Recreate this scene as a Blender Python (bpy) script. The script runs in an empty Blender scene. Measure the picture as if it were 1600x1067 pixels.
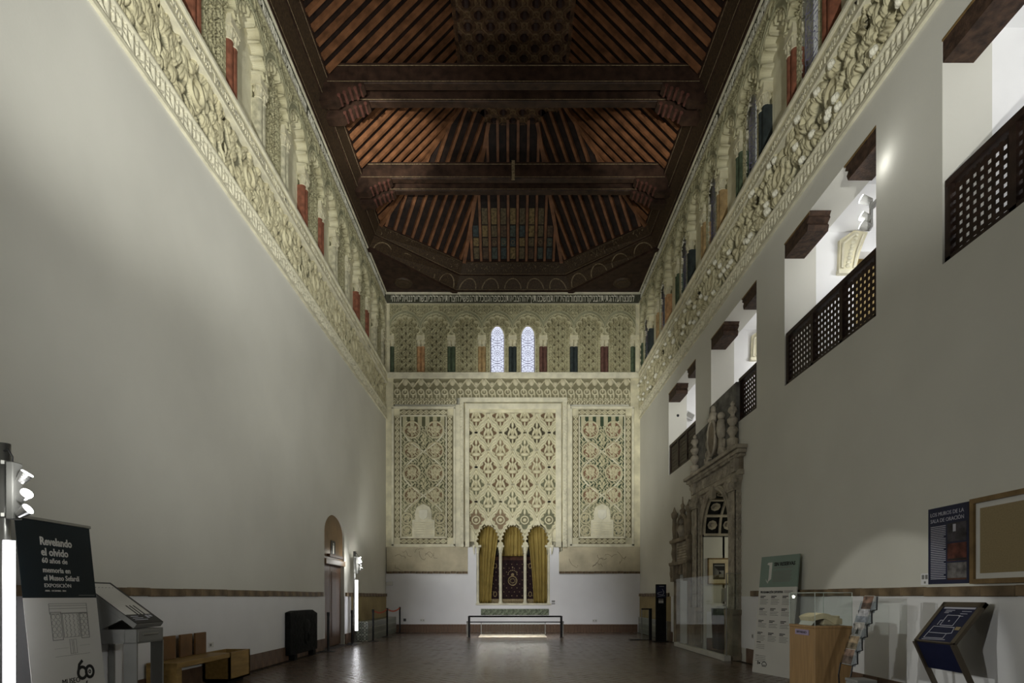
import bpy, bmesh, math, random
import numpy as np
from mathutils import Matrix, Vector
random.seed(7)
rng = np.random.default_rng(7)
PI = math.pi
S = bpy.context.scene
COL = S.collection

# ------------------------------------------------------------------ camera, world, lights, exposure
EYE = 1.33                       # camera height
YE = 21.43                       # distance of the end wall
XL, XR = -4.69, 4.76             # side walls
cam_d = bpy.data.cameras.new('camera')
cam = bpy.data.objects.new('camera', cam_d)
COL.objects.link(cam)
cam.location = (0, 0, EYE)
cam.rotation_euler = (PI / 2, 0, 0)
cam_d.sensor_width = 36.0
cam_d.lens = 20.25
cam_d.shift_y = 0.24906
cam_d.clip_start = 0.05
cam_d.clip_end = 200
S.camera = cam
S.view_settings.view_transform = 'Standard'
S.view_settings.look = 'None'
S.view_settings.gamma = 1.0
S.view_settings.use_curve_mapping = False
S.view_settings.exposure = 0.0
S.cycles.use_denoising = True
S.cycles.max_bounces = 8
S.cycles.diffuse_bounces = 5
S.cycles.sample_clamp_indirect = 6.0

w = bpy.data.worlds.new('sky')
S.world = w
w.use_nodes = True
w.node_tree.nodes['Background'].inputs[0].default_value = (0.82, 0.83, 1.0, 1)
w.node_tree.nodes['Background'].inputs[1].default_value = 1.15


def spot(loc, target, power, angle, blend=0.4, radius=0.06, color=(1, 1, 0.93)):
    d = bpy.data.lights.new('spot_beam', 'SPOT')
    d.energy = power
    d.spot_size = math.radians(angle)
    d.spot_blend = blend
    d.shadow_soft_size = radius
    d.color = color
    o = bpy.data.objects.new('spot_beam', d)
    COL.objects.link(o)
    o.location = loc
    o.rotation_euler = (Vector(target) - Vector(loc)).to_track_quat('-Z', 'Y').to_euler()
    return o


def point(loc, power, radius=0.1, color=(1, 1, 0.95)):
    d = bpy.data.lights.new('point_glow', 'POINT')
    d.energy = power
    d.shadow_soft_size = radius
    d.color = color
    o = bpy.data.objects.new('point_glow', d)
    COL.objects.link(o)
    o.location = loc
    return o


WARM, COOL, NEUT = (1, 0.96, 0.84), (0.94, 0.96, 1.0), (1, 1, 0.93)
# floods on the light columns (near left, far left) and added unseen spots without fittings
spot((-3.80, 0.60, 2.50), (-3.5, 17.4, 14.75), 17000, 8.5, 0.9, 0.05, WARM)      # roof
spot((3.80, 0.60, 2.50), (3.6, 17.4, 14.75), 5500, 8.5, 0.9, 0.05, WARM)
spot((-3.90, 5.00, 2.50), (0.8, 15.0, 15.5), 260, 66, 0.9, 0.05, WARM)
spot((-1.4, -0.8, 2.50), (-4.69, 12.0, 10.8), 5000, 35, 1.0, 0.05, NEUT)       # added unseen spot, left stucco
spot((1.6, -0.8, 2.50), (4.76, 10.6, 10.4), 2700, 36, 1.0, 0.05, NEUT)         # added unseen spot, right stucco
spot((-3.90, 5.05, 2.38), (1.9, 21.4, 7.4), 3900, 38, 0.9, 0.05, NEUT)         # end wall
spot((-3.90, 4.90, 2.12), (4.76, 7.25, 0.3), 360, 24, 0.2, 0.03, NEUT)        # pool on the right wall
spot((-4.05, 16.35, 2.45), (-1.2, 21.4, 6.2), 300, 100, 0.8, 0.05, NEUT)       # end wall from the far column
spot((-4.3, 16.45, 2.35), (-4.69, 18.6, 5.5), 130, 110, 0.9, 0.05, NEUT)
spot((4.3, 4.2, 2.5), (-4.7, 10.4, 8.6), 1250, 90, 1.0, 0.06, NEUT)            # left wall from the right
spot((4.3, 5.0, 2.5), (-4.7, 15.0, 9.8), 1300, 60, 1.0, 0.06, NEUT)
spot((-4.0, 1.5, 2.5), (4.76, 11.0, 3.2), 390, 125, 1.0, 0.10, NEUT)           # added broad fill, right wall
spot((4.2, 2.5, 2.5), (-4.7, 10.0, 2.8), 210, 125, 1.0, 0.10, NEUT)           # added broad fill, left wall, low
point((3.78, 7.0, 1.33), 0.9, 0.02, WARM)                                        # inside the display case
spot((1.2, -0.8, 2.5), (2.2, 21.4, 7.6), 5200, 27, 1.0, 0.06, NEUT)             # added unseen spot, end wall right of centre
spot((-1.0, 9.0, 12.9), (0.2, 21.4, 0.4), 2900, 30, 0.9, 0.08, COOL)             # added unseen spot below the roof, brightens the end wall dado
# gallery and the rooms behind the portals
for gy in (3.9, 5.6, 8.3, 9.6, 12.0, 13.3, 15.6, 17.0):
    point((6.3, gy, 6.9), 17, 0.12, (1, 1, 0.98))
point((6.6, 13.4, 2.5), 22, 0.15, (1, 0.96, 0.72))
point((6.3, 15.9, 2.3), 20, 0.15, (0.86, 0.93, 1.0))


# ------------------------------------------------------------------ materials
def mat(name, color, rough=0.7, var=0.12, scale=6.0, bump=0.0, bscale=40.0, attr=False, spec=0.3, metal=0.0, dark=None, stretch=None):
    m = bpy.data.materials.new(name)
    m.use_nodes = True
    nt = m.node_tree
    b = nt.nodes['Principled BSDF']
    b.inputs['Roughness'].default_value = rough
    b.inputs['Metallic'].default_value = metal
    b.inputs['Specular IOR Level'].default_value = spec
    tc = nt.nodes.new('ShaderNodeTexCoord')
    mp = nt.nodes.new('ShaderNodeMapping')
    nt.links.new(tc.outputs['Object'], mp.inputs['Vector'])
    if stretch:
        mp.inputs['Scale'].default_value = stretch
    nz = nt.nodes.new('ShaderNodeTexNoise')
    nz.inputs['Scale'].default_value = scale
    nz.inputs['Detail'].default_value = 5
    nt.links.new(mp.outputs['Vector'], nz.inputs['Vector'])
    rp = nt.nodes.new('ShaderNodeValToRGB')
    d = dark if dark else tuple(c * (1 - 2 * var) for c in color)
    l = tuple(min(1, c * (1 + var)) for c in color)
    rp.color_ramp.elements[0].color = (*d, 1)
    rp.color_ramp.elements[0].position = 0.3
    rp.color_ramp.elements[1].color = (*l, 1)
    rp.color_ramp.elements[1].position = 0.7
    nt.links.new(nz.outputs['Fac'], rp.inputs['Fac'])
    out = rp.outputs['Color']
    if attr:
        at = nt.nodes.new('ShaderNodeAttribute')
        at.attribute_name = 'tone'
        mx = nt.nodes.new('ShaderNodeMix')
        mx.data_type = 'RGBA'
        mx.blend_type = 'MULTIPLY'
        mx.inputs[0].default_value = 1.0
        nt.links.new(at.outputs['Color'], mx.inputs[6])
        nt.links.new(out, mx.inputs[7])
        out = mx.outputs[2]
    nt.links.new(out, b.inputs['Base Color'])
    if bump:
        n2 = nt.nodes.new('ShaderNodeTexNoise')
        n2.inputs['Scale'].default_value = bscale
        n2.inputs['Detail'].default_value = 6
        nt.links.new(mp.outputs['Vector'], n2.inputs['Vector'])
        bp = nt.nodes.new('ShaderNodeBump')
        bp.inputs['Strength'].default_value = bump
        bp.inputs['Distance'].default_value = 0.02
        nt.links.new(n2.outputs['Fac'], bp.inputs['Height'])
        nt.links.new(bp.outputs['Normal'], b.inputs['Normal'])
    return m


def emit(name, color, strength):
    m = bpy.data.materials.new(name)
    m.use_nodes = True
    b = m.node_tree.nodes['Principled BSDF']
    b.inputs['Base Color'].default_value = (0.8, 0.8, 0.8, 1)
    b.inputs['Emission Color'].default_value = (*color, 1)
    b.inputs['Emission Strength'].default_value = strength
    return m


def glass(name, tint=(0.95, 0.97, 0.96), refl=0.08):
    m = bpy.data.materials.new(name)
    m.use_nodes = True
    nt = m.node_tree
    nt.nodes.remove(nt.nodes['Principled BSDF'])
    o = nt.nodes['Material Output']
    t = nt.nodes.new('ShaderNodeBsdfTransparent')
    t.inputs[0].default_value = (*tint, 1)
    g = nt.nodes.new('ShaderNodeBsdfGlossy')
    g.inputs['Roughness'].default_value = 0.02
    f = nt.nodes.new('ShaderNodeLayerWeight')
    pw = nt.nodes.new('ShaderNodeMath')
    pw.operation = 'POWER'
    pw.inputs[1].default_value = 5.0
    ml = nt.nodes.new('ShaderNodeMath')
    ml.operation = 'MULTIPLY_ADD'
    ml.inputs[1].default_value = 0.6
    ml.inputs[2].default_value = refl * 0.3
    mx = nt.nodes.new('ShaderNodeMixShader')
    nt.links.new(f.outputs['Facing'], pw.inputs[0])
    nt.links.new(pw.outputs[0], ml.inputs[0])
    nt.links.new(ml.outputs[0], mx.inputs[0])
    nt.links.new(t.outputs[0], mx.inputs[1])
    nt.links.new(g.outputs[0], mx.inputs[2])
    nt.links.new(mx.outputs[0], o.inputs['Surface'])
    return m


M = {}
M['plaster'] = mat('smooth_plaster', (0.64, 0.63, 0.575), 0.85, 0.03, 0.7, 0.06, 30)
M['white'] = mat('white_paint', (0.78, 0.78, 0.80), 0.8, 0.02, 1.5, 0.05, 30)
M['gallery'] = mat('gallery_paint', (0.82, 0.82, 0.83), 0.85, 0.02, 1.5)
M['stucco'] = mat('carved_stucco', (0.70, 0.655, 0.47), 0.85, 0.16, 2.2, 0.35, 60)
M['stuccov'] = mat('painted_shaded_stucco', (0.98, 0.945, 0.80), 0.85, 0.14, 2.2, 0.3, 60, attr=True)  # tone holds ground pigment, plus crevice shade in bays and sebka grooves
M['mold'] = mat('stucco_moulding', (0.72, 0.685, 0.53), 0.8, 0.1, 4, 0.3, 50)
M['remnant'] = mat('old_plaster', (0.56, 0.50, 0.36), 0.9, 0.14, 1.6, 0.5, 14)
M['cream'] = mat('cream_plaster', (0.76, 0.74, 0.62), 0.85, 0.08, 3, 0.1, 30)
M['wood'] = mat('dark_ceiling_wood', (0.042, 0.022, 0.014), 0.6, 0.3, 5, 0.25, 30, stretch=(1, 1, 1))
M['rib'] = mat('rafter_wood', (0.20, 0.088, 0.04), 0.55, 0.25, 4, 0.2, 25)
M['board'] = mat('roof_board_wood', (0.02, 0.011, 0.008), 0.7, 0.3, 6, 0.2, 25)
M['strap'] = mat('strapwork_wood', (0.11, 0.058, 0.03), 0.6, 0.35, 9, 0.3, 50)
M['strapv'] = mat('painted_strapwork', (0.98, 0.95, 0.9), 0.6, 0.3, 9, 0.3, 50, attr=True)
M['band'] = mat('painted_frieze_wood', (0.07, 0.045, 0.024), 0.55, 0.2, 22, 0.3, 40, dark=(0.03, 0.02, 0.014))
M['giltline'] = mat('worn_gilt_line', (0.26, 0.20, 0.12), 0.5, 0.3, 20)
M['lattice'] = mat('dark_lattice_wood', (0.03, 0.016, 0.011), 0.5, 0.3, 8, 0.1)
M['bracket'] = mat('carved_bracket_wood', (0.06, 0.034, 0.022), 0.7, 0.35, 12, 0.5, 40)
M['brick'] = mat('floor_brick', (0.155, 0.112, 0.085), 0.25, 0.28, 3, 0.2, 18, spec=0.5)
M['mortar'] = mat('floor_joint', (0.04, 0.03, 0.024), 0.6, 0.2, 6)
M['base'] = mat('baseboard_tile', (0.17, 0.105, 0.07), 0.5, 0.25, 3, 0.2, 20)
M['trim'] = mat('string_course_tile', (0.17, 0.12, 0.07), 0.6, 0.35, 3, 0.3, 20)
M['ochre'] = mat('ochre_dado', (0.33, 0.26, 0.13), 0.8, 0.1, 2)
M['black'] = mat('black_metal', (0.012, 0.012, 0.014), 0.4, 0.1, 5)
M['steel'] = mat('brushed_steel', (0.30, 0.30, 0.29), 0.35, 0.06, 4, metal=0.8)
M['greymetal'] = mat('grey_painted_metal', (0.23, 0.23, 0.22), 0.45, 0.05, 4)
M['beech'] = mat('light_bench_wood', (0.34, 0.215, 0.07), 0.5, 0.14, 3, 0.08, 30, stretch=(6, 1, 6))
M['beechdark'] = mat('backrest_wood', (0.17, 0.085, 0.03), 0.5, 0.18, 3, 0.08, 30)
M['casewood'] = mat('case_wood', (0.31, 0.19, 0.085), 0.45, 0.12, 4, 0.05, 30, stretch=(8, 8, 0.6))
M['door'] = mat('brown_door_wood', (0.11, 0.055, 0.026), 0.5, 0.15, 2, 0.1, 30, stretch=(5, 5, 0.5))
M['doorpanel'] = mat('door_overpanel_wood', (0.20, 0.125, 0.06), 0.5, 0.15, 2, 0.1, 30)
M['stone'] = mat('portal_stone', (0.42, 0.375, 0.30), 0.9, 0.2, 4, 0.6, 30)
M['stone2'] = mat('portal_stone_brown', (0.27, 0.225, 0.165), 0.9, 0.2, 4, 0.6, 30)
M['slate'] = mat('black_stone', (0.012, 0.013, 0.013), 0.75, 0.25, 8, 0.5, 20, spec=0.12)
M['navy'] = mat('navy_print', (0.012, 0.016, 0.05), 0.5, 0.1, 4)
M['blacknavy'] = mat('dark_teal_print', (0.006, 0.014, 0.020), 0.6, 0.05, 4)
M['paper'] = mat('white_print', (0.66, 0.65, 0.62), 0.7, 0.02, 3)
M['sage'] = mat('sage_print', (0.22, 0.29, 0.25), 0.7, 0.03, 3)
M['ink'] = mat('black_ink', (0.02, 0.02, 0.02), 0.7, 0.02, 3)
M['greyink'] = mat('grey_ink', (0.22, 0.22, 0.21), 0.7, 0.02, 3)
M['paleink'] = mat('pale_ink', (0.50, 0.50, 0.58), 0.7, 0.02, 3)
M['linen'] = mat('linen_board', (0.30, 0.235, 0.13), 0.8, 0.05, 60)
M['framewood'] = mat('frame_wood', (0.21, 0.135, 0.055), 0.5, 0.2, 6)
M['curtain'] = mat('ochre_curtain', (0.33, 0.245, 0.07), 0.7, 0.1, 3)
M['cloth'] = mat('dark_tapestry', (0.022, 0.008, 0.010), 0.85, 0.3, 10)
M['gold'] = mat('gold_embroidery', (0.33, 0.25, 0.13), 0.5, 0.2, 20)
M['niche'] = mat('niche_plaster', (0.20, 0.17, 0.11), 0.9, 0.1, 3)
M['greentile'] = mat('green_relief_tile', (0.20, 0.235, 0.165), 0.5, 0.3, 9, 0.4, 30)
M['orange'] = mat('orange_belt', (0.5, 0.07, 0.015), 0.6, 0.05, 3)
M['plinth'] = mat('pale_plinth', (0.5, 0.49, 0.45), 0.7, 0.05, 3)
M['plastic'] = mat('white_plastic', (0.65, 0.65, 0.64), 0.4, 0.02, 3)
M['pale_stone'] = mat('old_pavement', (0.62, 0.56, 0.46), 0.7, 0.25, 6, 0.4, 20)
M['glass'] = glass('clear_glass')
M['acrylic'] = glass('acrylic', (0.86, 0.88, 0.9))
M['bluemark'] = mat('blue_glaze', (0.35, 0.37, 0.36), 0.25, 0.05, 3)
M['book'] = mat('old_book_paper', (0.62, 0.53, 0.36), 0.8, 0.08, 8)
M['leather'] = mat('old_book_leather', (0.55, 0.47, 0.33), 0.6, 0.1, 8)
M['silver'] = mat('reflector', (0.6, 0.6, 0.6), 0.25, 0.02, 3, metal=0.9)
M['lamp'] = emit('lamp_face', (1, 1, 0.97), 14)
M['tube'] = emit('light_tube', (0.97, 0.97, 1.0), 6)
SHAFT = {}
for n_, c_ in dict(red=(0.25, 0.095, 0.055), orange=(0.52, 0.30, 0.15), dark=(0.035, 0.045, 0.045), green=(0.085, 0.115, 0.07), brown=(0.135, 0.065, 0.05), pale=(0.56, 0.53, 0.38), tan=(0.42, 0.29, 0.14)).items():
    SHAFT[n_] = mat('shaft_' + n_ + '_paint', c_, 0.7, 0.22, 7, 0.3, 30)


# ------------------------------------------------------------------ object helpers
def link(name, me, parent=None, label=None, category=None, kind=None, group=None, matrix=None):
    o = bpy.data.objects.new(name, me)
    COL.objects.link(o)
    if parent is not None:
        o.parent = parent
    if matrix is not None:
        o.matrix_local = matrix
    if label:
        o['label'] = label
    if category:
        o['category'] = category
    if kind:
        o['kind'] = kind
    if group:
        o['group'] = group
    return o


def thing(name, label, category, loc=(0, 0, 0), group=None, kind=None, rotz=0):
    o = link(name, None, None, label, category, kind, group)
    o.location = loc
    o.rotation_euler = (0, 0, rotz)
    return o


def np_mesh(name, verts, faces, material, smooth=False, tone=None):
    me = bpy.data.meshes.new(name)
    verts = np.asarray(verts, dtype=np.float32)
    faces = np.asarray(faces, dtype=np.int32)
    me.vertices.add(len(verts))
    me.vertices.foreach_set('co', verts.ravel())
    k = faces.shape[1]
    me.loops.add(faces.size)
    me.loops.foreach_set('vertex_index', faces.ravel())
    me.polygons.add(len(faces))
    me.polygons.foreach_set('loop_start', np.arange(0, faces.size, k, dtype=np.int32))
    me.polygons.foreach_set('loop_total', np.full(len(faces), k, dtype=np.int32))
    if smooth:
        me.polygons.foreach_set('use_smooth', np.ones(len(faces), dtype=bool))
    if tone is not None:
        a = me.color_attributes.new('tone', 'FLOAT_COLOR', 'POINT')
        a.data.foreach_set('color', np.concatenate([tone, np.ones((len(tone), 1))], 1).astype(np.float32).ravel())
    me.update(calc_edges=True)
    me.materials.append(material)
    return me


class B:
    """collects solids, then builds one mesh"""

    def __init__(s):
        s.v, s.f = [], []

    def add(s, vs, fs):
        n = len(s.v)
        s.v += [tuple(v) for v in vs]
        s.f += [tuple(i + n for i in f) for f in fs]
        return s

    def box(s, x0, x1, y0, y1, z0, z1, m=None):
        vs = [Vector((x, y, z)) for z in (z0, z1) for y in (y0, y1) for x in (x0, x1)]
        if m is not None:
            vs = [m @ v for v in vs]
        return s.add(vs, [(0, 2, 3, 1), (4, 5, 7, 6), (0, 1, 5, 4), (2, 6, 7, 3), (0, 4, 6, 2), (1, 3, 7, 5)])

    def bar(s, p, q, wd, th, up=(0, 0, 1)):
        p, q = Vector(p), Vector(q)
        d = (q - p).normalized()
        side = d.cross(Vector(up))
        if side.length < 1e-5:
            side = d.cross(Vector((1, 0, 0)))
        side.normalize()
        u = side.cross(d)
        vs = []
        for c in (p, q):
            for a, b in ((-1, -1), (1, -1), (1, 1), (-1, 1)):
                vs.append(c + side * a * wd / 2 + u * b * th / 2)
        return s.add(vs, [(3, 2, 1, 0), (4, 5, 6, 7), (0, 1, 5, 4), (1, 2, 6, 5), (2, 3, 7, 6), (3, 0, 4, 7)])

    def cyl(s, p, q, r0, r1=None, n=12):
        r1 = r0 if r1 is None else r1
        p, q = Vector(p), Vector(q)
        d = (q - p).normalized()
        a = d.cross(Vector((0, 0, 1)))
        if a.length < 1e-4:
            a = Vector((1, 0, 0))
        a.normalize()
        b = d.cross(a)
        vs = []
        for c, r in ((p, r0), (q, r1)):
            for i in range(n):
                t = 2 * PI * i / n
                vs.append(c + a * r * math.cos(t) + b * r * math.sin(t))
        fs = [(i, (i + 1) % n, n + (i + 1) % n, n + i) for i in range(n)]
        fs += [tuple(range(n))[::-1], tuple(range(n, 2 * n))]
        return s.add(vs, fs)

    def lathe(s, prof, c=(0, 0, 0), n=14, sx=1, sy=1):
        vs, fs = [], []
        for r, z in prof:
            for i in range(n):
                t = 2 * PI * i / n
                vs.append((c[0] + sx * r * math.cos(t), c[1] + sy * r * math.sin(t), c[2] + z))
        for k in range(len(prof) - 1):
            for i in range(n):
                j = (i + 1) % n
                fs.append((k * n + i, k * n + j, k * n + n + j, k * n + n + i))
        fs.append(tuple(range(n))[::-1])
        fs.append(tuple(range((len(prof) - 1) * n, len(prof) * n)))
        return s.add(vs, fs)

    def ball(s, c, r, n=10, sc=(1, 1, 1)):
        prof = [(max(1e-4, r * math.sin(PI * k / 6)), -r * math.cos(PI * k / 6)) for k in range(7)]
        vs, fs = [], []
        for rr, z in prof:
            for i in range(n):
                t = 2 * PI * i / n
                vs.append((c[0] + sc[0] * rr * math.cos(t), c[1] + sc[1] * rr * math.sin(t), c[2] + sc[2] * z))
        for k in range(6):
            for i in range(n):
                j = (i + 1) % n
                fs.append((k * n + i, k * n + j, k * n + n + j, k * n + n + i))
        return s.add(vs, fs)

    def prism(s, poly, d0, d1, fr):
        """poly: 2D points; fr(u, v, d) -> 3D"""
        n = len(poly)
        vs = [fr(u, v, d0) for u, v in poly] + [fr(u, v, d1) for u, v in poly]
        fs = [tuple(range(n))[::-1], tuple(range(n, 2 * n))] + [(i, (i + 1) % n, n + (i + 1) % n, n + i) for i in range(n)]
        return s.add(vs, fs)

    def sweep(s, pts, r, n=6, closed=False, flat=1.0, normal=(0, -1, 0)):
        """tube along pts; flat < 1 squashes it along normal"""
        pts = [Vector(p) for p in pts]
        N = Vector(normal)
        vs, fs, L = [], [], len(pts)
        for i, p in enumerate(pts):
            a = pts[(i - 1) % L] if closed or i > 0 else p
            b = pts[(i + 1) % L] if closed or i < L - 1 else p
            d = (b - a).normalized()
            side = d.cross(N)
            if side.length < 1e-4:
                side = Vector((1, 0, 0))
            side.normalize()
            up = side.cross(d)
            for k in range(n):
                t = 2 * PI * k / n
                vs.append(p + side * r * math.cos(t) + up * r * flat * math.sin(t))
        for i in range(L if closed else L - 1):
            j = (i + 1) % L
            for k in range(n):
                m = (k + 1) % n
                fs.append((i * n + k, i * n + m, j * n + m, j * n + k))
        if not closed:
            fs += [tuple(range(n))[::-1], tuple(range((L - 1) * n, L * n))]
        return s.add(vs, fs)

    def mesh(s, name, material, bevel=0, smooth=False):
        me = bpy.data.meshes.new(name)
        me.from_pydata(s.v, [], s.f)
        bm = bmesh.new()
        bm.from_mesh(me)
        bmesh.ops.recalc_face_normals(bm, faces=bm.faces)
        if bevel:
            bmesh.ops.bevel(bm, geom=bm.edges[:], offset=bevel, segments=1, affect='EDGES', clamp_overlap=True)
        if smooth:
            for f in bm.faces:
                f.smooth = len(f.verts) < 5
        bm.to_mesh(me)
        bm.free()
        me.materials.append(material)
        return me

    def build(s, name, material, parent=None, bevel=0, smooth=False, **kw):
        return link(name, s.mesh(name, material, bevel, smooth), parent, **kw)


def box(name, x0, x1, y0, y1, z0, z1, material, parent=None, bevel=0, **kw):
    return B().box(x0, x1, y0, y1, z0, z1).build(name, material, parent, bevel, **kw)


def frame3(origin, xdir, ydir):
    x, y = Vector(xdir).normalized(), Vector(ydir).normalized()
    n = x.cross(y)
    m = Matrix((x, y, n)).transposed().to_4x4()
    m.translation = Vector(origin)
    return m


def text(body, size, material, matrix, parent=None, name='lettering', width=None, align='LEFT', extrude=0.0015, bold=0.0, height=None, spacing=1.0, kind=None):
    c = bpy.data.curves.new('letters', 'FONT')
    c.body = body
    c.size = size
    c.align_x = align
    c.extrude = extrude
    c.offset = bold
    c.space_character = spacing
    c.resolution_u = 2
    o = bpy.data.objects.new('letters', c)
    COL.objects.link(o)
    dg = bpy.context.evaluated_depsgraph_get()
    me = bpy.data.meshes.new_from_object(o.evaluated_get(dg))
    bpy.data.objects.remove(o)
    bpy.data.curves.remove(c)
    n = len(me.vertices)
    co = np.empty(n * 3, dtype=np.float32)
    me.vertices.foreach_get('co', co)
    co = co.reshape(-1, 3)
    if n and width:
        k = width / max(1e-6, co[:, 0].max() - co[:, 0].min())
        co[:, 0] = (co[:, 0] - co[:, 0].min()) * k
        if align == 'CENTER':
            co[:, 0] -= width / 2
    if n and height:
        co[:, 1] = (co[:, 1] - co[:, 1].min()) * height / max(1e-6, co[:, 1].max() - co[:, 1].min())
    me.vertices.foreach_set('co', co.ravel())
    me.update()
    me.materials.clear()
    me.materials.append(material)
    return link(name, me, parent, matrix=matrix, kind=kind)


# ------------------------------------------------------------------ carved relief (height fields)
def sm(a, b, x):
    t = np.clip((x - a) / (b - a), 0, 1)
    return t * t * (3 - 2 * t)


def ell(U, V, cx, cy, a, b, rot=0.0):
    c, s_ = math.cos(rot), math.sin(rot)
    x, y = U - cx, V - cy
    p, q = (x * c + y * s_) / a, (-x * s_ + y * c) / b
    return np.sqrt(np.maximum(0, 1 - p * p - q * q))


def ring(U, V, cx, cy, r, wd):
    d = np.hypot(U - cx, V - cy)
    return np.sqrt(np.maximum(0, 1 - ((d - r) / wd) ** 2))


def seg(U, V, x0, y0, x1, y1, wd):
    dx, dy = x1 - x0, y1 - y0
    t = np.clip(((U - x0) * dx + (V - y0) * dy) / (dx * dx + dy * dy), 0, 1)
    d = np.hypot(U - x0 - t * dx, V - y0 - t * dy)
    return np.sqrt(np.maximum(0, 1 - (d / wd) ** 2))


def ata(U, V, s):
    """fine foliage, 0..1"""
    x, y = U / s, V / s
    wx = x + 0.2 * np.sin(2 * PI * y + 0.6)
    wy = y + 0.2 * np.sin(2 * PI * x)
    a = np.cos(2 * PI * wx) * np.cos(2 * PI * wy) + 0.55 * np.cos(2 * PI * (2 * wx + wy)) + 0.3 * np.cos(2 * PI * (wx - 3 * wy))
    return sm(-0.25, 0.45, a)


def relief(name, W, H, res, fn, material, u0=None):
    """fn(U, V) -> height, keep mask or None, tone (…,3) or None; local x along the wall, local -y out of the wall, z up"""
    nx, ny = max(2, int(W / res)), max(2, int(H / res))
    u = np.linspace(-W / 2 if u0 is None else u0, W / 2 if u0 is None else u0 + W, nx + 1)
    v = np.linspace(0, H, ny + 1)
    U, V = np.meshgrid(u, v)
    h, keep, tone = fn(U, V)
    vs = np.stack([U, -h, V], -1).reshape(-1, 3)
    i = np.arange((nx + 1) * (ny + 1)).reshape(ny + 1, nx + 1)
    q = np.stack([i[:-1, :-1], i[:-1, 1:], i[1:, 1:], i[1:, :-1]], -1)
    if keep is not None:
        kq = keep[:-1, :-1] & keep[:-1, 1:] & keep[1:, 1:] & keep[1:, :-1]
        q = q[kq]
    q = q.reshape(-1, 4)
    used = np.unique(q)
    remap = np.full(len(vs), -1)
    remap[used] = np.arange(len(used))
    tn = None if tone is None else tone.reshape(-1, 3)[used]
    return np_mesh(name, vs[used], remap[q], material, False, tn)


ROT = {'end': 0.0, 'left': PI / 2, 'right': -PI / 2}


def on_wall(side, a, z, off=0.0):
    """matrix that puts a wall-local mesh on a side wall at coordinate a along the wall, height z"""
    p = {'end': (a, YE - off, z), 'left': (XL + off, a, z), 'right': (XR - off, a, z)}[side]
    return Matrix.Translation(p) @ Matrix.Rotation(ROT[side], 4, 'Z')


def EX(px):
    return (px - 800) / 42.0


def EZ(py):
    return EYE + (932 - py) / 42.0


CREAM3 = np.array((0.70, 0.66, 0.51))


def tones(shape, base=CREAM3):
    return np.ones(shape + (3,)) * np.array(base)


# ------------------------------------------------------------------ structure: floor
floor = box('floor', XL - 0.5, XR + 0.6, -2.0, YE + 0.3, -0.30, -0.006, M['mortar'], kind='structure')
LB, WB = 0.30, 0.15
brick_list = []
c45 = math.cos(PI / 4)
for a in range(-140, 260):
    for b in range(-120, 120):
        for kind_ in (0, 1):
            gx, gy = (a + 2 * b + 1.0, a - 2 * b + 0.5) if kind_ == 0 else (a + 2 * b + 0.5, a - 2 * b + 2.0)
            X, Y = gx * WB, gy * WB
            x, y = (X - Y) * c45, (X + Y) * c45
            if XL + 0.08 < x < XR - 0.08 and 7.9 < y < YE - 0.1:
                brick_list.append((y, x, kind_))
brick_list.sort()
bm_mesh = B().box(-LB / 2 + 0.004, LB / 2 - 0.004, -WB / 2 + 0.004, WB / 2 - 0.004, -0.02, 0).mesh('brick', M['brick'], bevel=0.003)


def brick_matrix(y, x, kind_):
    r = PI / 4 + (PI / 2 if kind_ else 0)
    return Matrix.Translation((x, y, random.uniform(-0.0015, 0.0))) @ Matrix.Rotation(random.gauss(0, 0.008), 4, 'X') @ Matrix.Rotation(random.gauss(0, 0.008), 4, 'Y') @ Matrix.Rotation(r, 4, 'Z')


near = [t for t in brick_list if t[0] > 8.75 and abs(t[1]) < t[0] * 0.9][:290]
nset = set(near)
for t in near:
    link('brick', bm_mesh, floor, matrix=brick_matrix(*t))
rest = B()
for t in brick_list:
    if t not in nset:
        rest.box(-LB / 2 + 0.004, LB / 2 - 0.004, -WB / 2 + 0.004, WB / 2 - 0.004, -0.02, 0, brick_matrix(*t))
rest.build('brick_paving', M['brick'], floor, kind='stuff')

# ------------------------------------------------------------------ structure: walls
def wall_cells(name, x0, x1, y0, y1, z0, z1, holes, material):
    ys = sorted({y0, y1, *[h[0] for h in holes], *[h[1] for h in holes]})
    zs = sorted({z0, z1, *[h[2] for h in holes], *[h[3] for h in holes]})
    ys = [y for y in ys if y0 <= y <= y1]
    zs = [z for z in zs if z0 <= z <= z1]
    b = B()
    for k in range(len(ys) - 1):
        run = None
        for j in range(len(zs) - 1):
            my, mz = (ys[k] + ys[k + 1]) / 2, (zs[j] + zs[j + 1]) / 2
            solid = not any(h[0] < my < h[1] and h[2] < mz < h[3] for h in holes)
            if solid and run is None:
                run = zs[j]
            if (not solid or j == len(zs) - 2) and run is not None:
                b.box(x0, x1, ys[k], ys[k + 1], run, zs[j + 1] if solid else zs[j])
                run = None
    return b


ZF0, ZF1 = 7.93, 9.64            # carved frieze
ZT = 12.64                       # wall top
DOOR = (14.4, 16.1)
PORT = (12.49, 14.39)
SDOOR = (15.35, 16.3)
GAL = [(3.82, 6.37), (7.53, 10.06), (11.21, 13.77), (14.93, 17.5)]
GZ0, GZ1 = 5.0, 7.5
BAY = 1.137
COLS = {'left': [8.61 + BAY * k for k in range(-5, 12)], 'right': [8.76 + BAY * k for k in range(-5, 12)]}

lw = wall_cells('wall_left', XL - 0.5, XL, -2, YE + 0.3, -0.3, ZF0, [(DOOR[0], DOOR[1], -0.3, 3.52)], None)
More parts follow.
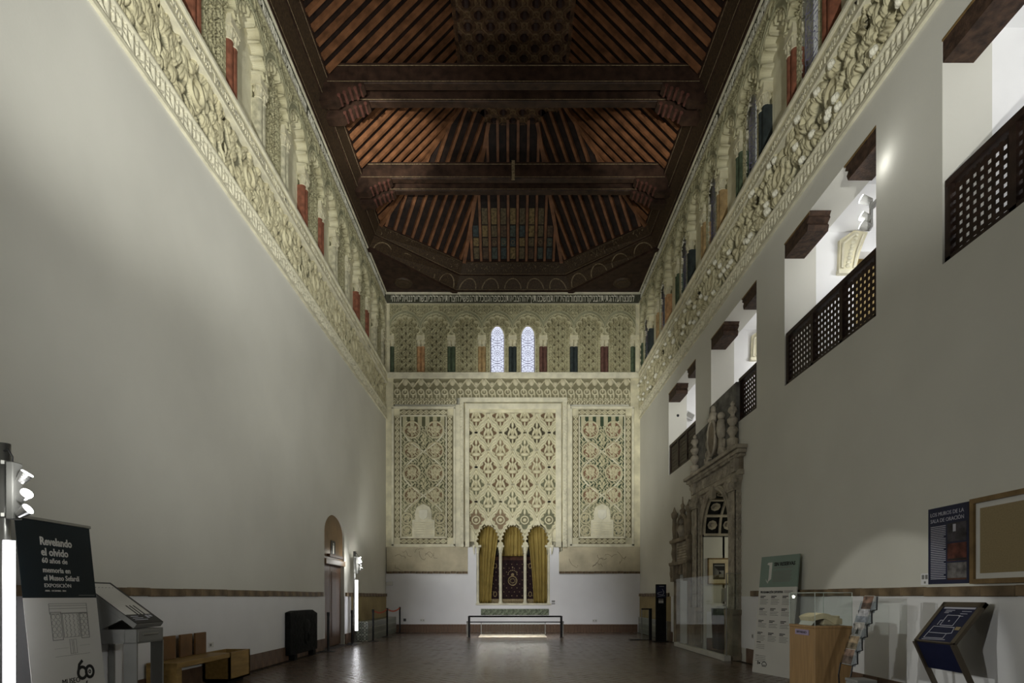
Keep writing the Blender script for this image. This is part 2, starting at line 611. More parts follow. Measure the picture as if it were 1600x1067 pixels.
# infill of the arched door head
dc, dh = sum(DOOR) / 2, (DOOR[1] - DOOR[0]) / 2
arc = [(dc + dh * math.cos(t), 2.98 + 0.5 * math.sin(t)) for t in np.linspace(0, PI, 17)]
for k in range(16):
    (ya, za), (yb, zb) = arc[k], arc[k + 1]
    lw.prism([(ya, za), (ya, 3.52), (yb, 3.52), (yb, zb)], XL - 0.5, XL, lambda u, v, d: (d, u, v))
wall_left = lw.build('wall_left', M['plaster'], kind='structure')
wr = wall_cells('wall_right', XR, XR + 0.55, -2, YE + 0.3, -0.3, ZF0, [(g[0], g[1], GZ0, GZ1) for g in GAL] + [(PORT[0], PORT[1], -0.3, 3.82), (SDOOR[0], SDOOR[1], -0.3, 1.95)], None)
wall_right = wr.build('wall_right', M['plaster'], kind='structure')
# upper walls behind the arcades
box('upper_wall', XL - 0.6, XL - 0.26, -2, YE + 0.3, ZF0, ZT + 0.1, M['cream'], wall_left)
rb_holes = []
rc = COLS['right']
for k in range(len(rc) - 1):
    if (k - 5) % 2 == 0:
        cy = (rc[k] + rc[k + 1]) / 2
        rb_holes.append((cy - 0.27, cy + 0.27, ZF1, ZF1 + 2.5))
wall_cells('upper_wall', XR + 0.26, XR + 0.6, -2, YE + 0.3, ZF0, ZT + 0.1, rb_holes, None).build('upper_wall', M['cream'], wall_right)
box('wall_front', XL - 0.5, XR + 0.6, -2.3, -2.0, -0.3, 14, M['plaster'], kind='structure')

# end wall: solid backing with a niche and two windows
NX0, NX1 = EX(744.5), EX(859)
wb = B()
b_ = wall_cells('x', YE + 0.26, YE + 0.9, XL - 0.6, XR + 0.6, -0.3, ZT + 0.1, [(NX0, NX1, 1.04, 4.05), (EX(766.5), EX(788.5), EZ(583), EZ(484)), (EX(813.5), EX(835.5), EZ(583), EZ(484))], None)
wb.add([(v[1], v[0], v[2]) for v in b_.v], [f[::-1] for f in b_.f])
wall_back = wb.build('wall_back', M['cream'], kind='structure')
# white lower wall, front skin
sk = B()
for x0, x1, z0, z1 in ((XL - 0.1, EX(605), -0.3, EZ(895)), (EX(605), EX(731), -0.3, EZ(896)), (EX(731), NX0, -0.3, EZ(855)), (NX0, NX1, -0.3, EZ(944)), (NX1, EX(873.5), -0.3, EZ(855)), (EX(873.5), XR + 0.1, -0.3, EZ(896))):
    sk.box(x0, x1, YE, YE + 0.27, z0, z1)
sk.build('white_plaster', M['white'], wall_back)


def eplate(name, px0, px1, py0, py1, proud, material, parent=wall_back, back=0.27, bevel=0, **kw):
    """a plate on the end wall, pixel bounds, standing proud of the wall plane"""
    return box(name, EX(px0), EX(px1), YE - proud, YE + back, EZ(py1), EZ(py0), material, parent, bevel, **kw)


def erelief(name, px0, px1, py0, py1, res, fn, material, off=0.0, parent=wall_back, cache={}, **kw):
    W, H = (px1 - px0) / 42, (py1 - py0) / 42
    me = relief(name, W, H, res, fn, material)
    return link(name, me, parent, matrix=on_wall('end', EX((px0 + px1) / 2), EZ(py1), off), **kw)


# dado, baseboard, string course on the side walls
for side, x, sgn in (('left', XL, 1), ('right', XR, -1)):
    wall = wall_left if side == 'left' else wall_right
    segs = [(-2, DOOR[0]), (DOOR[1], 16.75)] if side == 'left' else [(-2, 11.93), (17.0, 17.2)]
    for a, b in segs:
        box('dado_panel', min(x, x + sgn * 0.012), max(x, x + sgn * 0.012), a, b, 0.28, 1.335, M['white'], wall)
    oc = (16.75, YE) if side == 'left' else (17.2, YE)
    box('ochre_panel', min(x, x + sgn * 0.012), max(x, x + sgn * 0.012), oc[0], oc[1], 0.2, 1.335, M['ochre'], wall)
    bb = link('baseboard_' + side, None, kind='structure')
    tm = B().box(-0.0, 0.03, -0.148, 0.148, 0, 0.285).mesh('tile', M['base'], bevel=0.004)
    tr = link('trim_1' if side == 'left' else 'trim_2', None, kind='structure')
    cm = B().box(-0.0, 0.05, -0.198, 0.198, 0, 0.105).mesh('tile', M['trim'], bevel=0.006)
    gaps = [(DOOR[0], DOOR[1])] if side == 'left' else [(11.78, 17.05)]
    y = 4.0
    while y < YE - 0.1:
        if not any(g[0] - 0.15 < y < g[1] + 0.15 for g in gaps):
            link('tile', tm, bb, matrix=Matrix.Translation((x, y, 0)) @ Matrix.Rotation(0 if sgn > 0 else PI, 4, 'Z'))
        y += 0.30
    y = 3.6
    while y < YE - 0.15:
        if not any(g[0] - 0.2 < y < g[1] + 0.2 for g in gaps):
            o = link('tile', cm, tr, matrix=Matrix.Translation((x, y, 1.335 + random.uniform(-0.004, 0.004))) @ Matrix.Rotation((0 if sgn > 0 else PI) + random.uniform(-0.01, 0.01), 4, 'Z'))
        y += 0.40
bb = link('baseboard_back', None, kind='structure')
tm = B().box(-0.054, 0.054, -0.03, 0.0, 0, 0.30).mesh('tile', M['base'], bevel=0.004)
x = XL + 0.45
while x < XR - 0.05:
    link('tile', tm, bb, matrix=Matrix.Translation((x, YE, 0)))
    x += 0.112

# ------------------------------------------------------------------ arcade bays
def arch_pts(n=9):
    out = []
    for k in range(n):
        t = math.radians(-14 + 208 * k / (n - 1))
        out.append((0.43 * math.cos(t), 1.47 + 0.54 * math.sin(t)))
    return out


LOBES = arch_pts()


def bay_fn(kind, sd=0):
    def fn(U, V):
        A = np.abs(U)
        e = np.hypot(U / 0.43, (V - 1.47) / 0.54)
        inside = (A < 0.425) & (V < 1.47) | (e < 0.97)
        lob = np.full(U.shape, 9.0)
        for cx, cy in LOBES:
            lob = np.minimum(lob, np.hypot(U - cx, V - cy))
        inside |= lob < 0.088
        # spandrel foliage and mouldings
        h = 0.028 * ata(U + sd * 0.13, V, 0.19) + 0.012 * ata(U, V + 0.05, 0.085) - 0.012
        h = np.maximum(h, 0.05 * np.sqrt(np.maximum(0, 1 - ((lob - 0.118) / 0.03) ** 2)))
        lab = np.abs(e - 1.46)
        h = np.where(lab < 0.09, 0.03, h)
        h = np.where(np.abs(lab - 0.105) < 0.025, 0.05, h)
        r = np.hypot(U, V - 2.36)
        h = np.where(r < 0.15, 0.01, h)
        h = np.maximum(h, 0.055 * ring(U, V, 0, 2.36, 0.125, 0.022))
        th = np.arctan2(V - 2.36, U)
        h = np.maximum(h, np.where(r < 0.1, 0.05 * np.sqrt(np.maximum(0, 1 - (r / 0.1) ** 2)) * (0.6 + 0.4 * np.cos(8 * th)), 0))
        for s_ in (-1, 1):
            h = np.maximum(h, 0.05 * ring(U, V, s_ * 0.5, 2.2, 0.07, 0.02))
        h = np.where(V > 2.52, 0.05, h)
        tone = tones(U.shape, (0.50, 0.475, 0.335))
        tone[h < 0.004] = (0.30, 0.29, 0.20)  # crevice shade put into the tone
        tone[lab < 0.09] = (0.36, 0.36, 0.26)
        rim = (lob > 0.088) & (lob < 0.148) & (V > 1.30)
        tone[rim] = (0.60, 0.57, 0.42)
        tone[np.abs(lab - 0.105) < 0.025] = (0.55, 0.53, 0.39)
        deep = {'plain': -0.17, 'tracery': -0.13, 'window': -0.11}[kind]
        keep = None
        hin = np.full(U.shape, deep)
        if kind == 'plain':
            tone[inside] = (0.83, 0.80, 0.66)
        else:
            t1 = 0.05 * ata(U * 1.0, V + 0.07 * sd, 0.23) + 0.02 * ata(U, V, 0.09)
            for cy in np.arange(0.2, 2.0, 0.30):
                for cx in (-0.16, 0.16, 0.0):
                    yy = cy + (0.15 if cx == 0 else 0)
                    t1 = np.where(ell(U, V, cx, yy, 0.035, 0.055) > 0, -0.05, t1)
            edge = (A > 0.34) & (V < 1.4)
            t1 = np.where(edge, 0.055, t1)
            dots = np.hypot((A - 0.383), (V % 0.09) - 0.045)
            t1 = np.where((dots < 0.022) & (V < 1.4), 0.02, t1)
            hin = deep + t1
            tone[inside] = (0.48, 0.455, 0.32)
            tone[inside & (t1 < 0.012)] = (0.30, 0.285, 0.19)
            tone[inside & (t1 < -0.02)] = (0.16, 0.14, 0.09)  # tracery recesses and holes: shade put into the tone
        if kind == 'window':
            wn = (A < 0.25) & (V < 1.25) | (np.hypot(U / 0.25, (V - 1.25) / 0.5) < 1)
            fr = (A < 0.30) & (V < 1.28) | (np.hypot(U / 0.30, (V - 1.28) / 0.55) < 1)
            hin = np.where(fr, deep + 0.05, hin)
            hin = np.where(wn, deep - 0.02, hin)
            tone[fr] = (0.66, 0.63, 0.5)
            keep = ~wn
        pier = ~inside & (V < 1.40)
        h = np.where(inside, hin, h)
        h = np.where(pier, -0.16, h)
        return h, keep, tone
    return fn


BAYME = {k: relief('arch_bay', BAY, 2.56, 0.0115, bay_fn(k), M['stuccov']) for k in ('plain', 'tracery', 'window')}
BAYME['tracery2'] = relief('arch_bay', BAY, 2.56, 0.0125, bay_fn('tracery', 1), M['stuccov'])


def capital_mesh():
    b = B()
    for s_ in (-0.075, 0.075):
        b.lathe([(0.07, 0), (0.082, 0.02), (0.066, 0.04), (0.07, 0.08), (0.085, 0.17), (0.09, 0.23), (0.08, 0.24)], (s_, 0.07, 0), 10)
        for k in range(6):
            t = 2 * PI * k / 6
            b.ball((s_ + 0.075 * math.cos(t), 0.07 + 0.075 * math.sin(t), 0.17), 0.03, 6, (1, 1, 1.7))
    b.box(-0.165, 0.165, -0.02, 0.18, 0.24, 0.30)
    b.box(-0.15, 0.15, -0.007, 0.18, 0.30, 0.42)
    return b.mesh('capital', M['stucco'])


def shaft_mesh(material):
    b = B()
    for s_ in (-0.075, 0.075):
        b.lathe([(0.075, 0), (0.075, 0.05), (0.068, 0.07), (0.068, 0.96), (0.074, 1.0)], (s_, 0.07, 0), 12)
    b.box(-0.145, 0.145, 0.07, 0.19, 0, 1.0)
    return b.mesh('colonnette', material, smooth=False)


CAPME = capital_mesh()
SHME = {k: shaft_mesh(m) for k, m in SHAFT.items()}


def colonnette(wall, side, a, kind):
    c = link('colonnette', SHME[kind], wall, matrix=on_wall(side, a, ZF1, 0.0))
    link('capital', CAPME, c, matrix=Matrix.Translation((0, 0, 1.0)))


def lattice_fn(U, V):
    A = np.abs(U)
    shape = (A < 0.262) & (V < 1.25) | (np.hypot(U / 0.262, (V - 1.25) / 0.512) < 1)
    bar = np.zeros(U.shape)
    for cy in (0.03, 0.79, 1.55):
        r = np.hypot(U, V - cy)
        th = np.arctan2(V - cy, U)
        m = r < 0.385
        for r0, wd in ((0.045, 0.014), (0.10, 0.010), (0.30, 0.012), (0.375, 0.012)):
            bar = np.maximum(bar, (np.abs(r - r0) < wd) & m)
        spk = np.abs(np.sin(6 * th)) / 6 * r
        bar = np.maximum(bar, (spk < 0.0085) & (r > 0.10) & m)
        z = 0.17 + 0.06 * np.abs(2 * ((th * 6 / PI) % 1) - 1)
        bar = np.maximum(bar, (np.abs(r - z) < 0.011) & m)
        z = 0.24 + 0.06 * np.abs(2 * ((th * 12 / PI) % 1) - 1)
        bar = np.maximum(bar, (np.abs(r - z) < 0.010) & m)
    bar = np.maximum(bar, A > 0.235)
    return 0.012 * np.ones(U.shape), (bar > 0.5) & shape, None


M['gesso'] = mat('window_lattice_gesso', (0.26, 0.25, 0.42), 0.8, 0.05, 10)
LATME = relief('lattice', 0.53, 1.77, 0.0048, lattice_fn, M['gesso'])
PANE = B().box(-0.262, 0.262, 0.0, 0.008, 0, 1.76).mesh('pane', M['glass'])
wn_count = [0]


def window(side, a):
    wn_count[0] += 1
    o = link('window_%d' % wn_count[0], None, kind='structure', matrix=on_wall(side, a, ZF1, -0.135))
    link('lattice', LATME, o)
    link('pane', PANE, o, matrix=Matrix.Translation((0, 0.06, 0)))


LEFTC = ['pale', 'red', 'red', 'pale', 'red', 'red', 'red', 'pale', 'pale', 'red', 'red', 'pale', 'pale', 'red', 'red', 'pale', 'pale']
RIGHTC = ['red', 'tan', 'red', 'red', 'red', 'red', 'red', 'dark', 'green', 'tan', 'tan', 'dark', 'green', 'orange', 'tan', 'dark', 'green']
for side, wall, names in (('left', wall_left, LEFTC), ('right', wall_right, RIGHTC)):
    cs = COLS[side]
    for k, y in enumerate(cs):
        colonnette(wall, side, y, names[k])
        if k < len(cs) - 1:
            even = (k - 5) % 2 == 0
            kd = ('window' if side == 'right' else 'tracery') if even else 'plain'
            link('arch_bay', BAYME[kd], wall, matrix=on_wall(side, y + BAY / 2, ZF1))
            if kd == 'window':
                window(side, y + BAY / 2)
    rest_w = YE - cs[-1]
    x = XL if side == 'left' else XR
    me = relief('carved_strip', rest_w, 2.56, 0.02, lambda U, V: (0.03 * ata(U, V, 0.2), None, None), M['stucco'])
    link('carved_strip', me, wall, matrix=on_wall(side, cs[-1] + rest_w / 2, ZF1))
    box('wall_head', min(x, x + (-0.3 if side == 'left' else 0.3)), max(x, x + (-0.3 if side == 'left' else 0.3)), -2, cs[0], ZF1, ZT, M['stucco'], wall)

# end wall arcade: eight bays of 48 px
eb = ['tracery', 'tracery2', 'tracery', 'window', 'window', 'tracery', 'tracery2', 'tracery']
for k, kd in enumerate(eb):
    cx = EX(633 + 48 * k)
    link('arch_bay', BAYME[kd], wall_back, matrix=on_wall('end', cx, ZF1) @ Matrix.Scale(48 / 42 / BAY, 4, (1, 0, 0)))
    if kd == 'window':
        window('end', cx)
for px, c in ((609, 'green'), (657, 'orange'), (705, 'green'), (753, 'tan'), (801, 'dark'), (849, 'brown'), (897, 'dark'), (945, 'brown'), (992, 'green')):
    colonnette(wall_back, 'end', EX(px), c)
eplate('corner_pier', 601, 609, 475, 583, 0.0, M['stucco'])
eplate('corner_pier', 993, 1002, 475, 583, 0.0, M['stucco'])

# ------------------------------------------------------------------ Hebrew bands under the roof
PSALM = ['למנצח על הגתית לבני קרח מזמור', 'מה ידידות משכנותיך יהוה צבאות', 'נכספה וגם כלתה נפשי לחצרות', 'יהוה לבי ובשרי ירננו אל אל חי']
PSALM2 = ['גם צפור מצאה בית ודרור קן לה', 'אשר שתה אפרחיה את מזבחותיך', 'יהוה צבאות מלכי ואלהי', 'אשרי יושבי ביתך עוד יהללוך סלה']
M['bandground'] = mat('inscription_ground', (0.085, 0.085, 0.058), 0.85, 0.2, 8, 0.3, 40)
eplate('inscription_band', 600, 1002, 459, 475.2, -0.005, M['bandground'])
eplate('band_fillet', 600, 1002, 456, 460, 0.05, M['mold'])
eplate('band_fillet', 600, 1002, 474.6, 476.6, 0.045, M['mold'])
line = ''.join(PSALM).replace(' ', '')
text(line[::-1], 0.3, M['cream'], frame3((EX(611), YE + 0.003, EZ(475.0)), (1, 0, 0), (0, 0, 1)), wall_back, width=9.05, height=0.37, extrude=0.02, bold=0.0)
for side, wall, x, sgn in (('left', wall_left, XL, 1), ('right', wall_right, XR, -1)):
    xs = sorted((x - sgn * 0.3, x - sgn * 0.005))
    box('inscription_band', xs[0], xs[1], -2, YE, ZT - 0.42, ZT + 0.05, M['bandground'], wall)
    xs = sorted((x, x + sgn * 0.05))
    box('band_fillet', xs[0], xs[1], -2, YE, ZT - 0.03, ZT + 0.05, M['mold'], wall)
    box('band_fillet', xs[0], xs[1], -2, YE, ZT - 0.45, ZT - 0.405, M['mold'], wall)
    for k in range(2):
        body = ''.join(PSALM2 if (k + (side == 'left')) % 2 else PSALM).replace(' ', '')[::-1]
        y0 = 5.2 + 8.05 * k
        m = frame3((x, y0, ZT - 0.36), (0, 1, 0), (0, 0, 1)) if side == 'left' else frame3((x, y0 + 8.0, ZT - 0.36), (0, -1, 0), (0, 0, 1))
        text(body, 0.3, M['cream'], m, wall, width=7.9, height=0.28, extrude=0.02, bold=0.004)
        m = frame3((x + 0.06, y0, 9.33), (0, 1, 0), (0, 0, 1)) if side == 'left' else frame3((x - 0.06, y0 + 8.0, 9.33), (0, -1, 0), (0, 0, 1))
        text(body, 0.2, M['mold'], m, wall, width=7.9, height=0.16, extrude=0.014, bold=0.002)

# ------------------------------------------------------------------ vegetal frieze on the side walls
UW = 1.72


def frieze_fn(seed, deep):
    r = np.random.default_rng(seed)
    leaves = []
    for k in range(95):
        leaves.append((r.uniform(-UW / 2, UW / 2), r.uniform(0.02, 0.93), r.uniform(0.035, 0.075), r.uniform(0.07, 0.15), r.uniform(-0.9, 0.9), r.uniform(0.6, 1.0)))

    def fn(U, V):
        h = np.zeros(U.shape)
        for s_ in (0, 1):
            y = 0.47 + 0.27 * np.cos(2 * PI * (U / UW) * 2 + s_ * PI)
            h = np.maximum(h, 0.05 * np.sqrt(np.maximum(0, 1 - ((V - y) / 0.035) ** 2)))
        for cx, cy, a, b, rot, hh in leaves:
            for dx in (-UW, 0, UW):
                if abs(cx + dx) > UW / 2 + 0.16:
                    continue
                e = ell(U, V, cx + dx, cy, a, b, rot)
                c, s_ = math.cos(rot), math.sin(rot)
                px = ((U - cx - dx) * c + (V - cy) * s_) / a
                h = np.maximum(h, deep * hh * e * (1 - 0.45 * np.exp(-(px / 0.16) ** 2)))
        sh = np.hypot(U, V - 0.48)
        h = np.where(sh < 0.19, 0.03, h)
        h = np.maximum(h, 0.09 * ring(U, V, 0, 0.48, 0.17, 0.03))
        h = np.maximum(h, 0.08 * ell(U, V, 0, 0.48, 0.09, 0.12))
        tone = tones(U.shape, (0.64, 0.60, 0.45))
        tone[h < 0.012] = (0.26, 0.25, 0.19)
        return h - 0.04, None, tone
    return fn


def band_fn(U, V, H=0.36):
    h = np.where((V < 0.045) | (V > H - 0.045), 0.05, 0.0)
    m = (V > 0.06) & (V < H - 0.06)
    x = (U / 0.215) % 1
    st = (np.abs(x - 0.3) < 0.09) | (np.abs(x - 0.75) < 0.07) & (V > 0.13) | (np.abs(V - 0.10 - 0.05 * np.sin(2 * PI * U / 0.43)) < 0.02) | (np.abs(V - 0.24 - 0.03 * np.cos(2 * PI * U / 0.215)) < 0.016)
    return np.where(m & st, 0.03, h), None, None


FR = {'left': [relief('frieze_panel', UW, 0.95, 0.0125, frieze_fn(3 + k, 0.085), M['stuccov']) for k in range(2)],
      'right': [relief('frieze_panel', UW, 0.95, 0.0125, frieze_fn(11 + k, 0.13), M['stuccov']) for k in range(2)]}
BANDME = relief('lower_band', UW, 0.36, 0.0125, band_fn, M['mold'])
KNOB = B()
for k in range(5):
    t = PI * k / 4
    KNOB.ball((0.038 * math.cos(t), -0.02, 0.038 * math.sin(t)), 0.035, 7, (1, 1, 1))
KNOB.ball((0, -0.03, 0.005), 0.05, 8)
KNOB = KNOB.mesh('shell_boss', M['cream'])
for side, wall, x, sgn in (('left', wall_left, XL, 1), ('right', wall_right, XR, -1)):
    k, y = 0, YE - UW / 2
    while y > 2.0:
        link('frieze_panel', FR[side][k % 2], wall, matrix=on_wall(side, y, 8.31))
        link('lower_band', BANDME, wall, matrix=on_wall(side, y, ZF0 + 0.02))
        if side == 'right':
            for j in range(9):
                link('shell_boss', KNOB, wall, matrix=on_wall(side, y + random.uniform(-0.8, 0.8), 8.31 + random.choice((0.1, 0.2, 0.42, 0.75, 0.86)) + random.uniform(-0.05, 0.05), 0.05))
        k += 1
        y -= UW
    xs = sorted((x - sgn * 0.2, x + sgn * 0.06))
    box('upper_band', xs[0], xs[1], -2, YE, 9.25, 9.58, M['stucco'], wall)
    xs = sorted((x - sgn * 0.2, x + sgn * 0.10))
    box('cornice', xs[0], xs[1], -2, YE, 9.55, 9.64, M['mold'], wall, bevel=0.02)
    xs = sorted((x - sgn * 0.2, x + sgn * 0.085))
    box('fillet', xs[0], xs[1], -2, YE, 9.23, 9.275, M['mold'], wall, bevel=0.01)
    xs = sorted((x - sgn * 0.2, x - sgn * 0.05))
    box('frieze_backing', xs[0], xs[1], -2, YE, ZF0, 9.3, M['stucco'], wall)
    xs = sorted((x - sgn * 0.1, x + sgn * 0.045))
    box('lower_fillet', xs[0], xs[1], -2, YE, ZF0, ZF0 + 0.035, M['mold'], wall)

# ------------------------------------------------------------------ end wall ornament
eplate('ledge', 600, 1002, 582.5, 592, 0.09, M['mold'], bevel=0.015)


def muq_fn(H):
    P = 24.7 / 42

    def fn(U, V):
        T = V - H + 0.71              # measured from the top row bottom
        x = (U + P * 0.25) % P - P / 2
        h = np.full(U.shape, 0.0)
        # row 1: pointed niches with shell drops
        h = np.maximum(h, 0.08 * ell(U * 0 + x, T, 0, 0.58, 0.10, 0.13))
        h = np.maximum(h, 0.06 * ell(U * 0 + np.abs(x), T, P / 2, 0.50, 0.10, 0.10))
        for s_ in (-1, 1):
            h = np.maximum(h, 0.075 * seg(x, T, s_ * 0.06, 0.68, s_ * P / 2, 0.40, 0.028))
        # row 2: staggered arches
        x2 = (U + P * 0.5) % (P / 2) - P / 4
        h = np.maximum(h, 0.05 * ring(x2, T, 0, 0.22, 0.10, 0.028))
        h = np.maximum(h, 0.06 * seg(x2, T, 0, 0.22, 0, 0.36, 0.026))
        h = np.maximum(h, 0.055 * ell(x2, T, 0.12, 0.12, 0.03, 0.12))
        h = np.maximum(h, 0.055 * ell(x2, T, 0.0, 0.07, 0.04, 0.06))
        h = np.maximum(h, np.where(T < 0, 0.04 * ata(U, V, 0.2), 0))
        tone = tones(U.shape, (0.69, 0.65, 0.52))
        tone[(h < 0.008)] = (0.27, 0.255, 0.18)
        return h, None, tone
    return fn


M_P = 24.7
for k in range(15):
    px = 614.6 + M_P * k
    low = 632 if (px + M_P / 2 < 716 or px + M_P / 2 > 893) else 622
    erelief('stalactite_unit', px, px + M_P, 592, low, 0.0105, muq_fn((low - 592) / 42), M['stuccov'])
eplate('frieze_border', 600, 614.8, 592, 637, 0.03, M['stucco'])
eplate('frieze_border', 985, 1002, 592, 637, 0.03, M['stucco'])


def strip_fn(s):
    def fn(U, V):
        return 0.03 * ata(U, V, s), None, None
    return fn


def braid_fn(horizontal=False):
    def fn(U, V):
        a, b = (V, U) if horizontal else (U, V)
        h = np.zeros(U.shape)
        for s_ in (0, PI):
            y = 0.065 * np.sin(2 * PI * b / 0.42 + s_)
            h = np.maximum(h, 0.045 * np.sqrt(np.maximum(0, 1 - ((a - a.mean() - y) / 0.026) ** 2)))
        bb = (b % 0.21) - 0.105
        h = np.maximum(h, 0.04 * np.sqrt(np.maximum(0, 1 - ((a - a.mean()) / 0.03) ** 2 - (bb / 0.05) ** 2)))
        tone = tones(U.shape, (0.70, 0.66, 0.52))
        tone[h < 0.006] = (0.22, 0.20, 0.14)
        return h, None, tone
    return fn


# side panels -----------------------------------------------------------------
def roundel_mesh(ground, small=False):
    R = 0.30 if not small else 0.19

    def fn(U, V0):
        V = V0 - R - 0.04
        r = np.hypot(U, V)
        h = np.zeros(U.shape)
        h = np.maximum(h, 0.05 * ring(U, V, 0, 0, R, 0.035))
        k = R / 0.30
        for cx, cy, a, b, rot in ((0, 0.13, 0.07, 0.10, 0), (-0.11, 0.07, 0.06, 0.09, 0.5), (0.11, 0.07, 0.06, 0.09, -0.5), (-0.09, -0.05, 0.055, 0.08, 0.9), (0.09, -0.05, 0.055, 0.08, -0.9), (0, 0.0, 0.05, 0.07, 0), (0, -0.17, 0.035, 0.10, 0)):
            h = np.maximum(h, 0.05 * ell(U, V, cx * k, cy * k, a * k, b * k, rot))
        for cx, cy in ((0, 0.13), (-0.1, 0.06), (0.1, 0.06)):
            h = np.where(np.hypot(U - cx * k, V - cy * k) < 0.018 * k, 0.012, h)
        tone = tones(U.shape, (0.66, 0.615, 0.47))
        tone[h < 0.008] = ground
        return h, r < R + 0.036, tone
    return relief('roundel', 2 * R + 0.08, 2 * R + 0.08, 0.0095, fn, M['stuccov'])


def leafdrop_mesh(ground):
    def fn(U, V0):
        V = V0 - 0.42
        h = np.zeros(U.shape)
        d = np.abs(U) / 0.24 + np.where(V > 0, V / 0.42, -V / 0.36)
        h = np.maximum(h, 0.045 * np.sqrt(np.maximum(0, 1 - ((d - 0.93) / 0.07) ** 2)))
        for cx, cy, a, b, rot in ((0, 0.15, 0.05, 0.1, 0), (-0.07, 0.02, 0.045, 0.08, 0.5), (0.07, 0.02, 0.045, 0.08, -0.5), (0, -0.12, 0.05, 0.08, 0)):
            h = np.maximum(h, 0.045 * ell(U, V, cx, cy, a, b, rot))
        tone = tones(U.shape, (0.66, 0.62, 0.46))
        tone[h < 0.008] = ground
        return h, d < 1.0, tone
    return relief('leaf_drop', 0.5, 0.84, 0.011, fn, M['stuccov'])


def side_panel(cx_px, name, ground, rground):
    """cx_px: centre column in pixels"""
    c = cx_px
    fieldg = mat(name + '_ground', ground, 0.85, 0.3, 3)
    # outer plain frame and carved borders
    eplate('panel_frame', c - 50, c - 46.5, 637, 853, 0.05, M['mold'], bevel=0.01)
    eplate('panel_frame', c + 46.5, c + 50, 637, 853, 0.05, M['mold'], bevel=0.01)
    eplate('panel_frame', c - 50, c + 50, 635, 639, 0.05, M['mold'], bevel=0.01)
    eplate('panel_frame', c - 50, c + 50, 850, 854.5, 0.05, M['mold'], bevel=0.01)
    eplate('border_ground', c - 47, c + 47, 638, 852, -0.01, M['stucco'])
    for s_ in (-1, 1):
        a, b = sorted((c + s_ * 46, c + s_ * 36))
        erelief('braided_border', a, b, 650, 840, 0.012, braid_fn(), M['stuccov'], 0.012)
        a, b = sorted((c + s_ * 36.4, c + s_ * 34.6))
        eplate('inner_fillet', a, b, 650, 840, 0.055, M['mold'])
    erelief('braided_border', c - 37, c + 37, 640, 649, 0.012, braid_fn(True), M['stuccov'], 0.012)
    erelief('braided_border', c - 37, c + 37, 841, 850, 0.012, braid_fn(True), M['stuccov'], 0.012)
    eplate('inner_fillet', c - 36, c + 36, 649, 651, 0.055, M['mold'])
    eplate('inner_fillet', c - 36, c + 36, 838.5, 841, 0.055, M['mold'])
    # ground of the field with low foliage
    g = np.array(ground)

    def fld(U, V):
        H = (838.5 - 651) / 42
        f = ata(U, V, 0.26)
        h = 0.022 * f
        top = V > H - 0.36
        st = top & (np.abs((U % 0.28) - 0.14) < 0.075)
        h = np.where(top, np.where(st, 0.045, 0.0), h)
        low = V < 1.25
        tone = tones(U.shape, (0.60, 0.57, 0.43))
        m = h < 0.011
        tone[m] = g
        tone[m & low] = g * 0.5 + np.array((0.24, 0.23, 0.17))
        return h, None, tone
    erelief('carved_field', c - 34.8, c + 34.8, 651, 838.5, 0.014, fld, M['stuccov'], 0.0)
    rm = roundel_mesh(rground)
    ld = leafdrop_mesh(tuple(ground))
    rs = roundel_mesh(tuple(np.array(ground) * 0.6 + 0.1), True)
    ys = (671.5, 704, 738.5, 774)
    for y in ys:
        for s_ in (-1, 1):
            link('roundel', rm, wall_back, matrix=on_wall('end', EX(c + s_ * 18), EZ(y) - 0.34, 0.012))
    for y in (687, 721, 756):
        link('leaf_drop', ld, wall_back, matrix=on_wall('end', EX(c), EZ(y) - 0.42, 0.012))
    for y in (809.5, 829):
        for s_ in (-1, 1):
            link('roundel', rs, wall_back, matrix=on_wall('end', EX(c + s_ * 25.5), EZ(y) - 0.23, 0.012))
    # two stems that weave between the roundels
    for ph in (0, PI):
        pts = []
        for t in np.linspace(658, 800, 60):
            a = math.cos((t - 671.5) / 34.2 * PI / 2 + ph)
            pts.append((EX(c + 31.5 * a), YE - 0.02, EZ(t)))
        B().sweep(pts, 0.03, 6, False, 0.8).build('vine_stem', M['mold'], wall_back)
    # coat of arms plaque
    pl = B()
    prof = [(-0.42, 0), (0.42, 0), (0.42, 0.62), (0.31, 0.64), (0.31, 0.9), (0.24, 1.1), (0, 1.22), (-0.24, 1.1), (-0.31, 0.9), (-0.31, 0.64), (-0.42, 0.62)]
    pl.prism(prof, 0, 0.07, lambda u, v, d: (EX(c) + u, YE - d, EZ(838.5) + v))
    plq = pl.build('heraldic_plaque', M['mold'], wall_back, bevel=0.008)
    sb = B()
    sb.prism([(-0.16, 0.75), (-0.12, 0.68), (0, 0.62), (0.12, 0.68), (0.16, 0.75), (0.16, 1.0), (-0.16, 1.0)], 0.06, 0.10, lambda u, v, d: (EX(c) + u, YE - d, EZ(838.5) + v))
    sb.build('shield', M['cream'], plq, bevel=0.01)
    lb = B()
    for k in range(6):
        lb.box(EX(c) - 0.36, EX(c) + 0.36, YE - 0.078, YE - 0.065, EZ(838.5) + 0.08 + 0.085 * k, EZ(838.5) + 0.11 + 0.085 * k)
    lb.build('inscription_lines', M['stucco'], plq, kind='stuff')


side_panel(662, 'left_panel', (0.13, 0.135, 0.085), (0.22, 0.15, 0.10))
side_panel(940.5, 'right_panel', (0.055, 0.085, 0.055), (0.25, 0.14, 0.10))
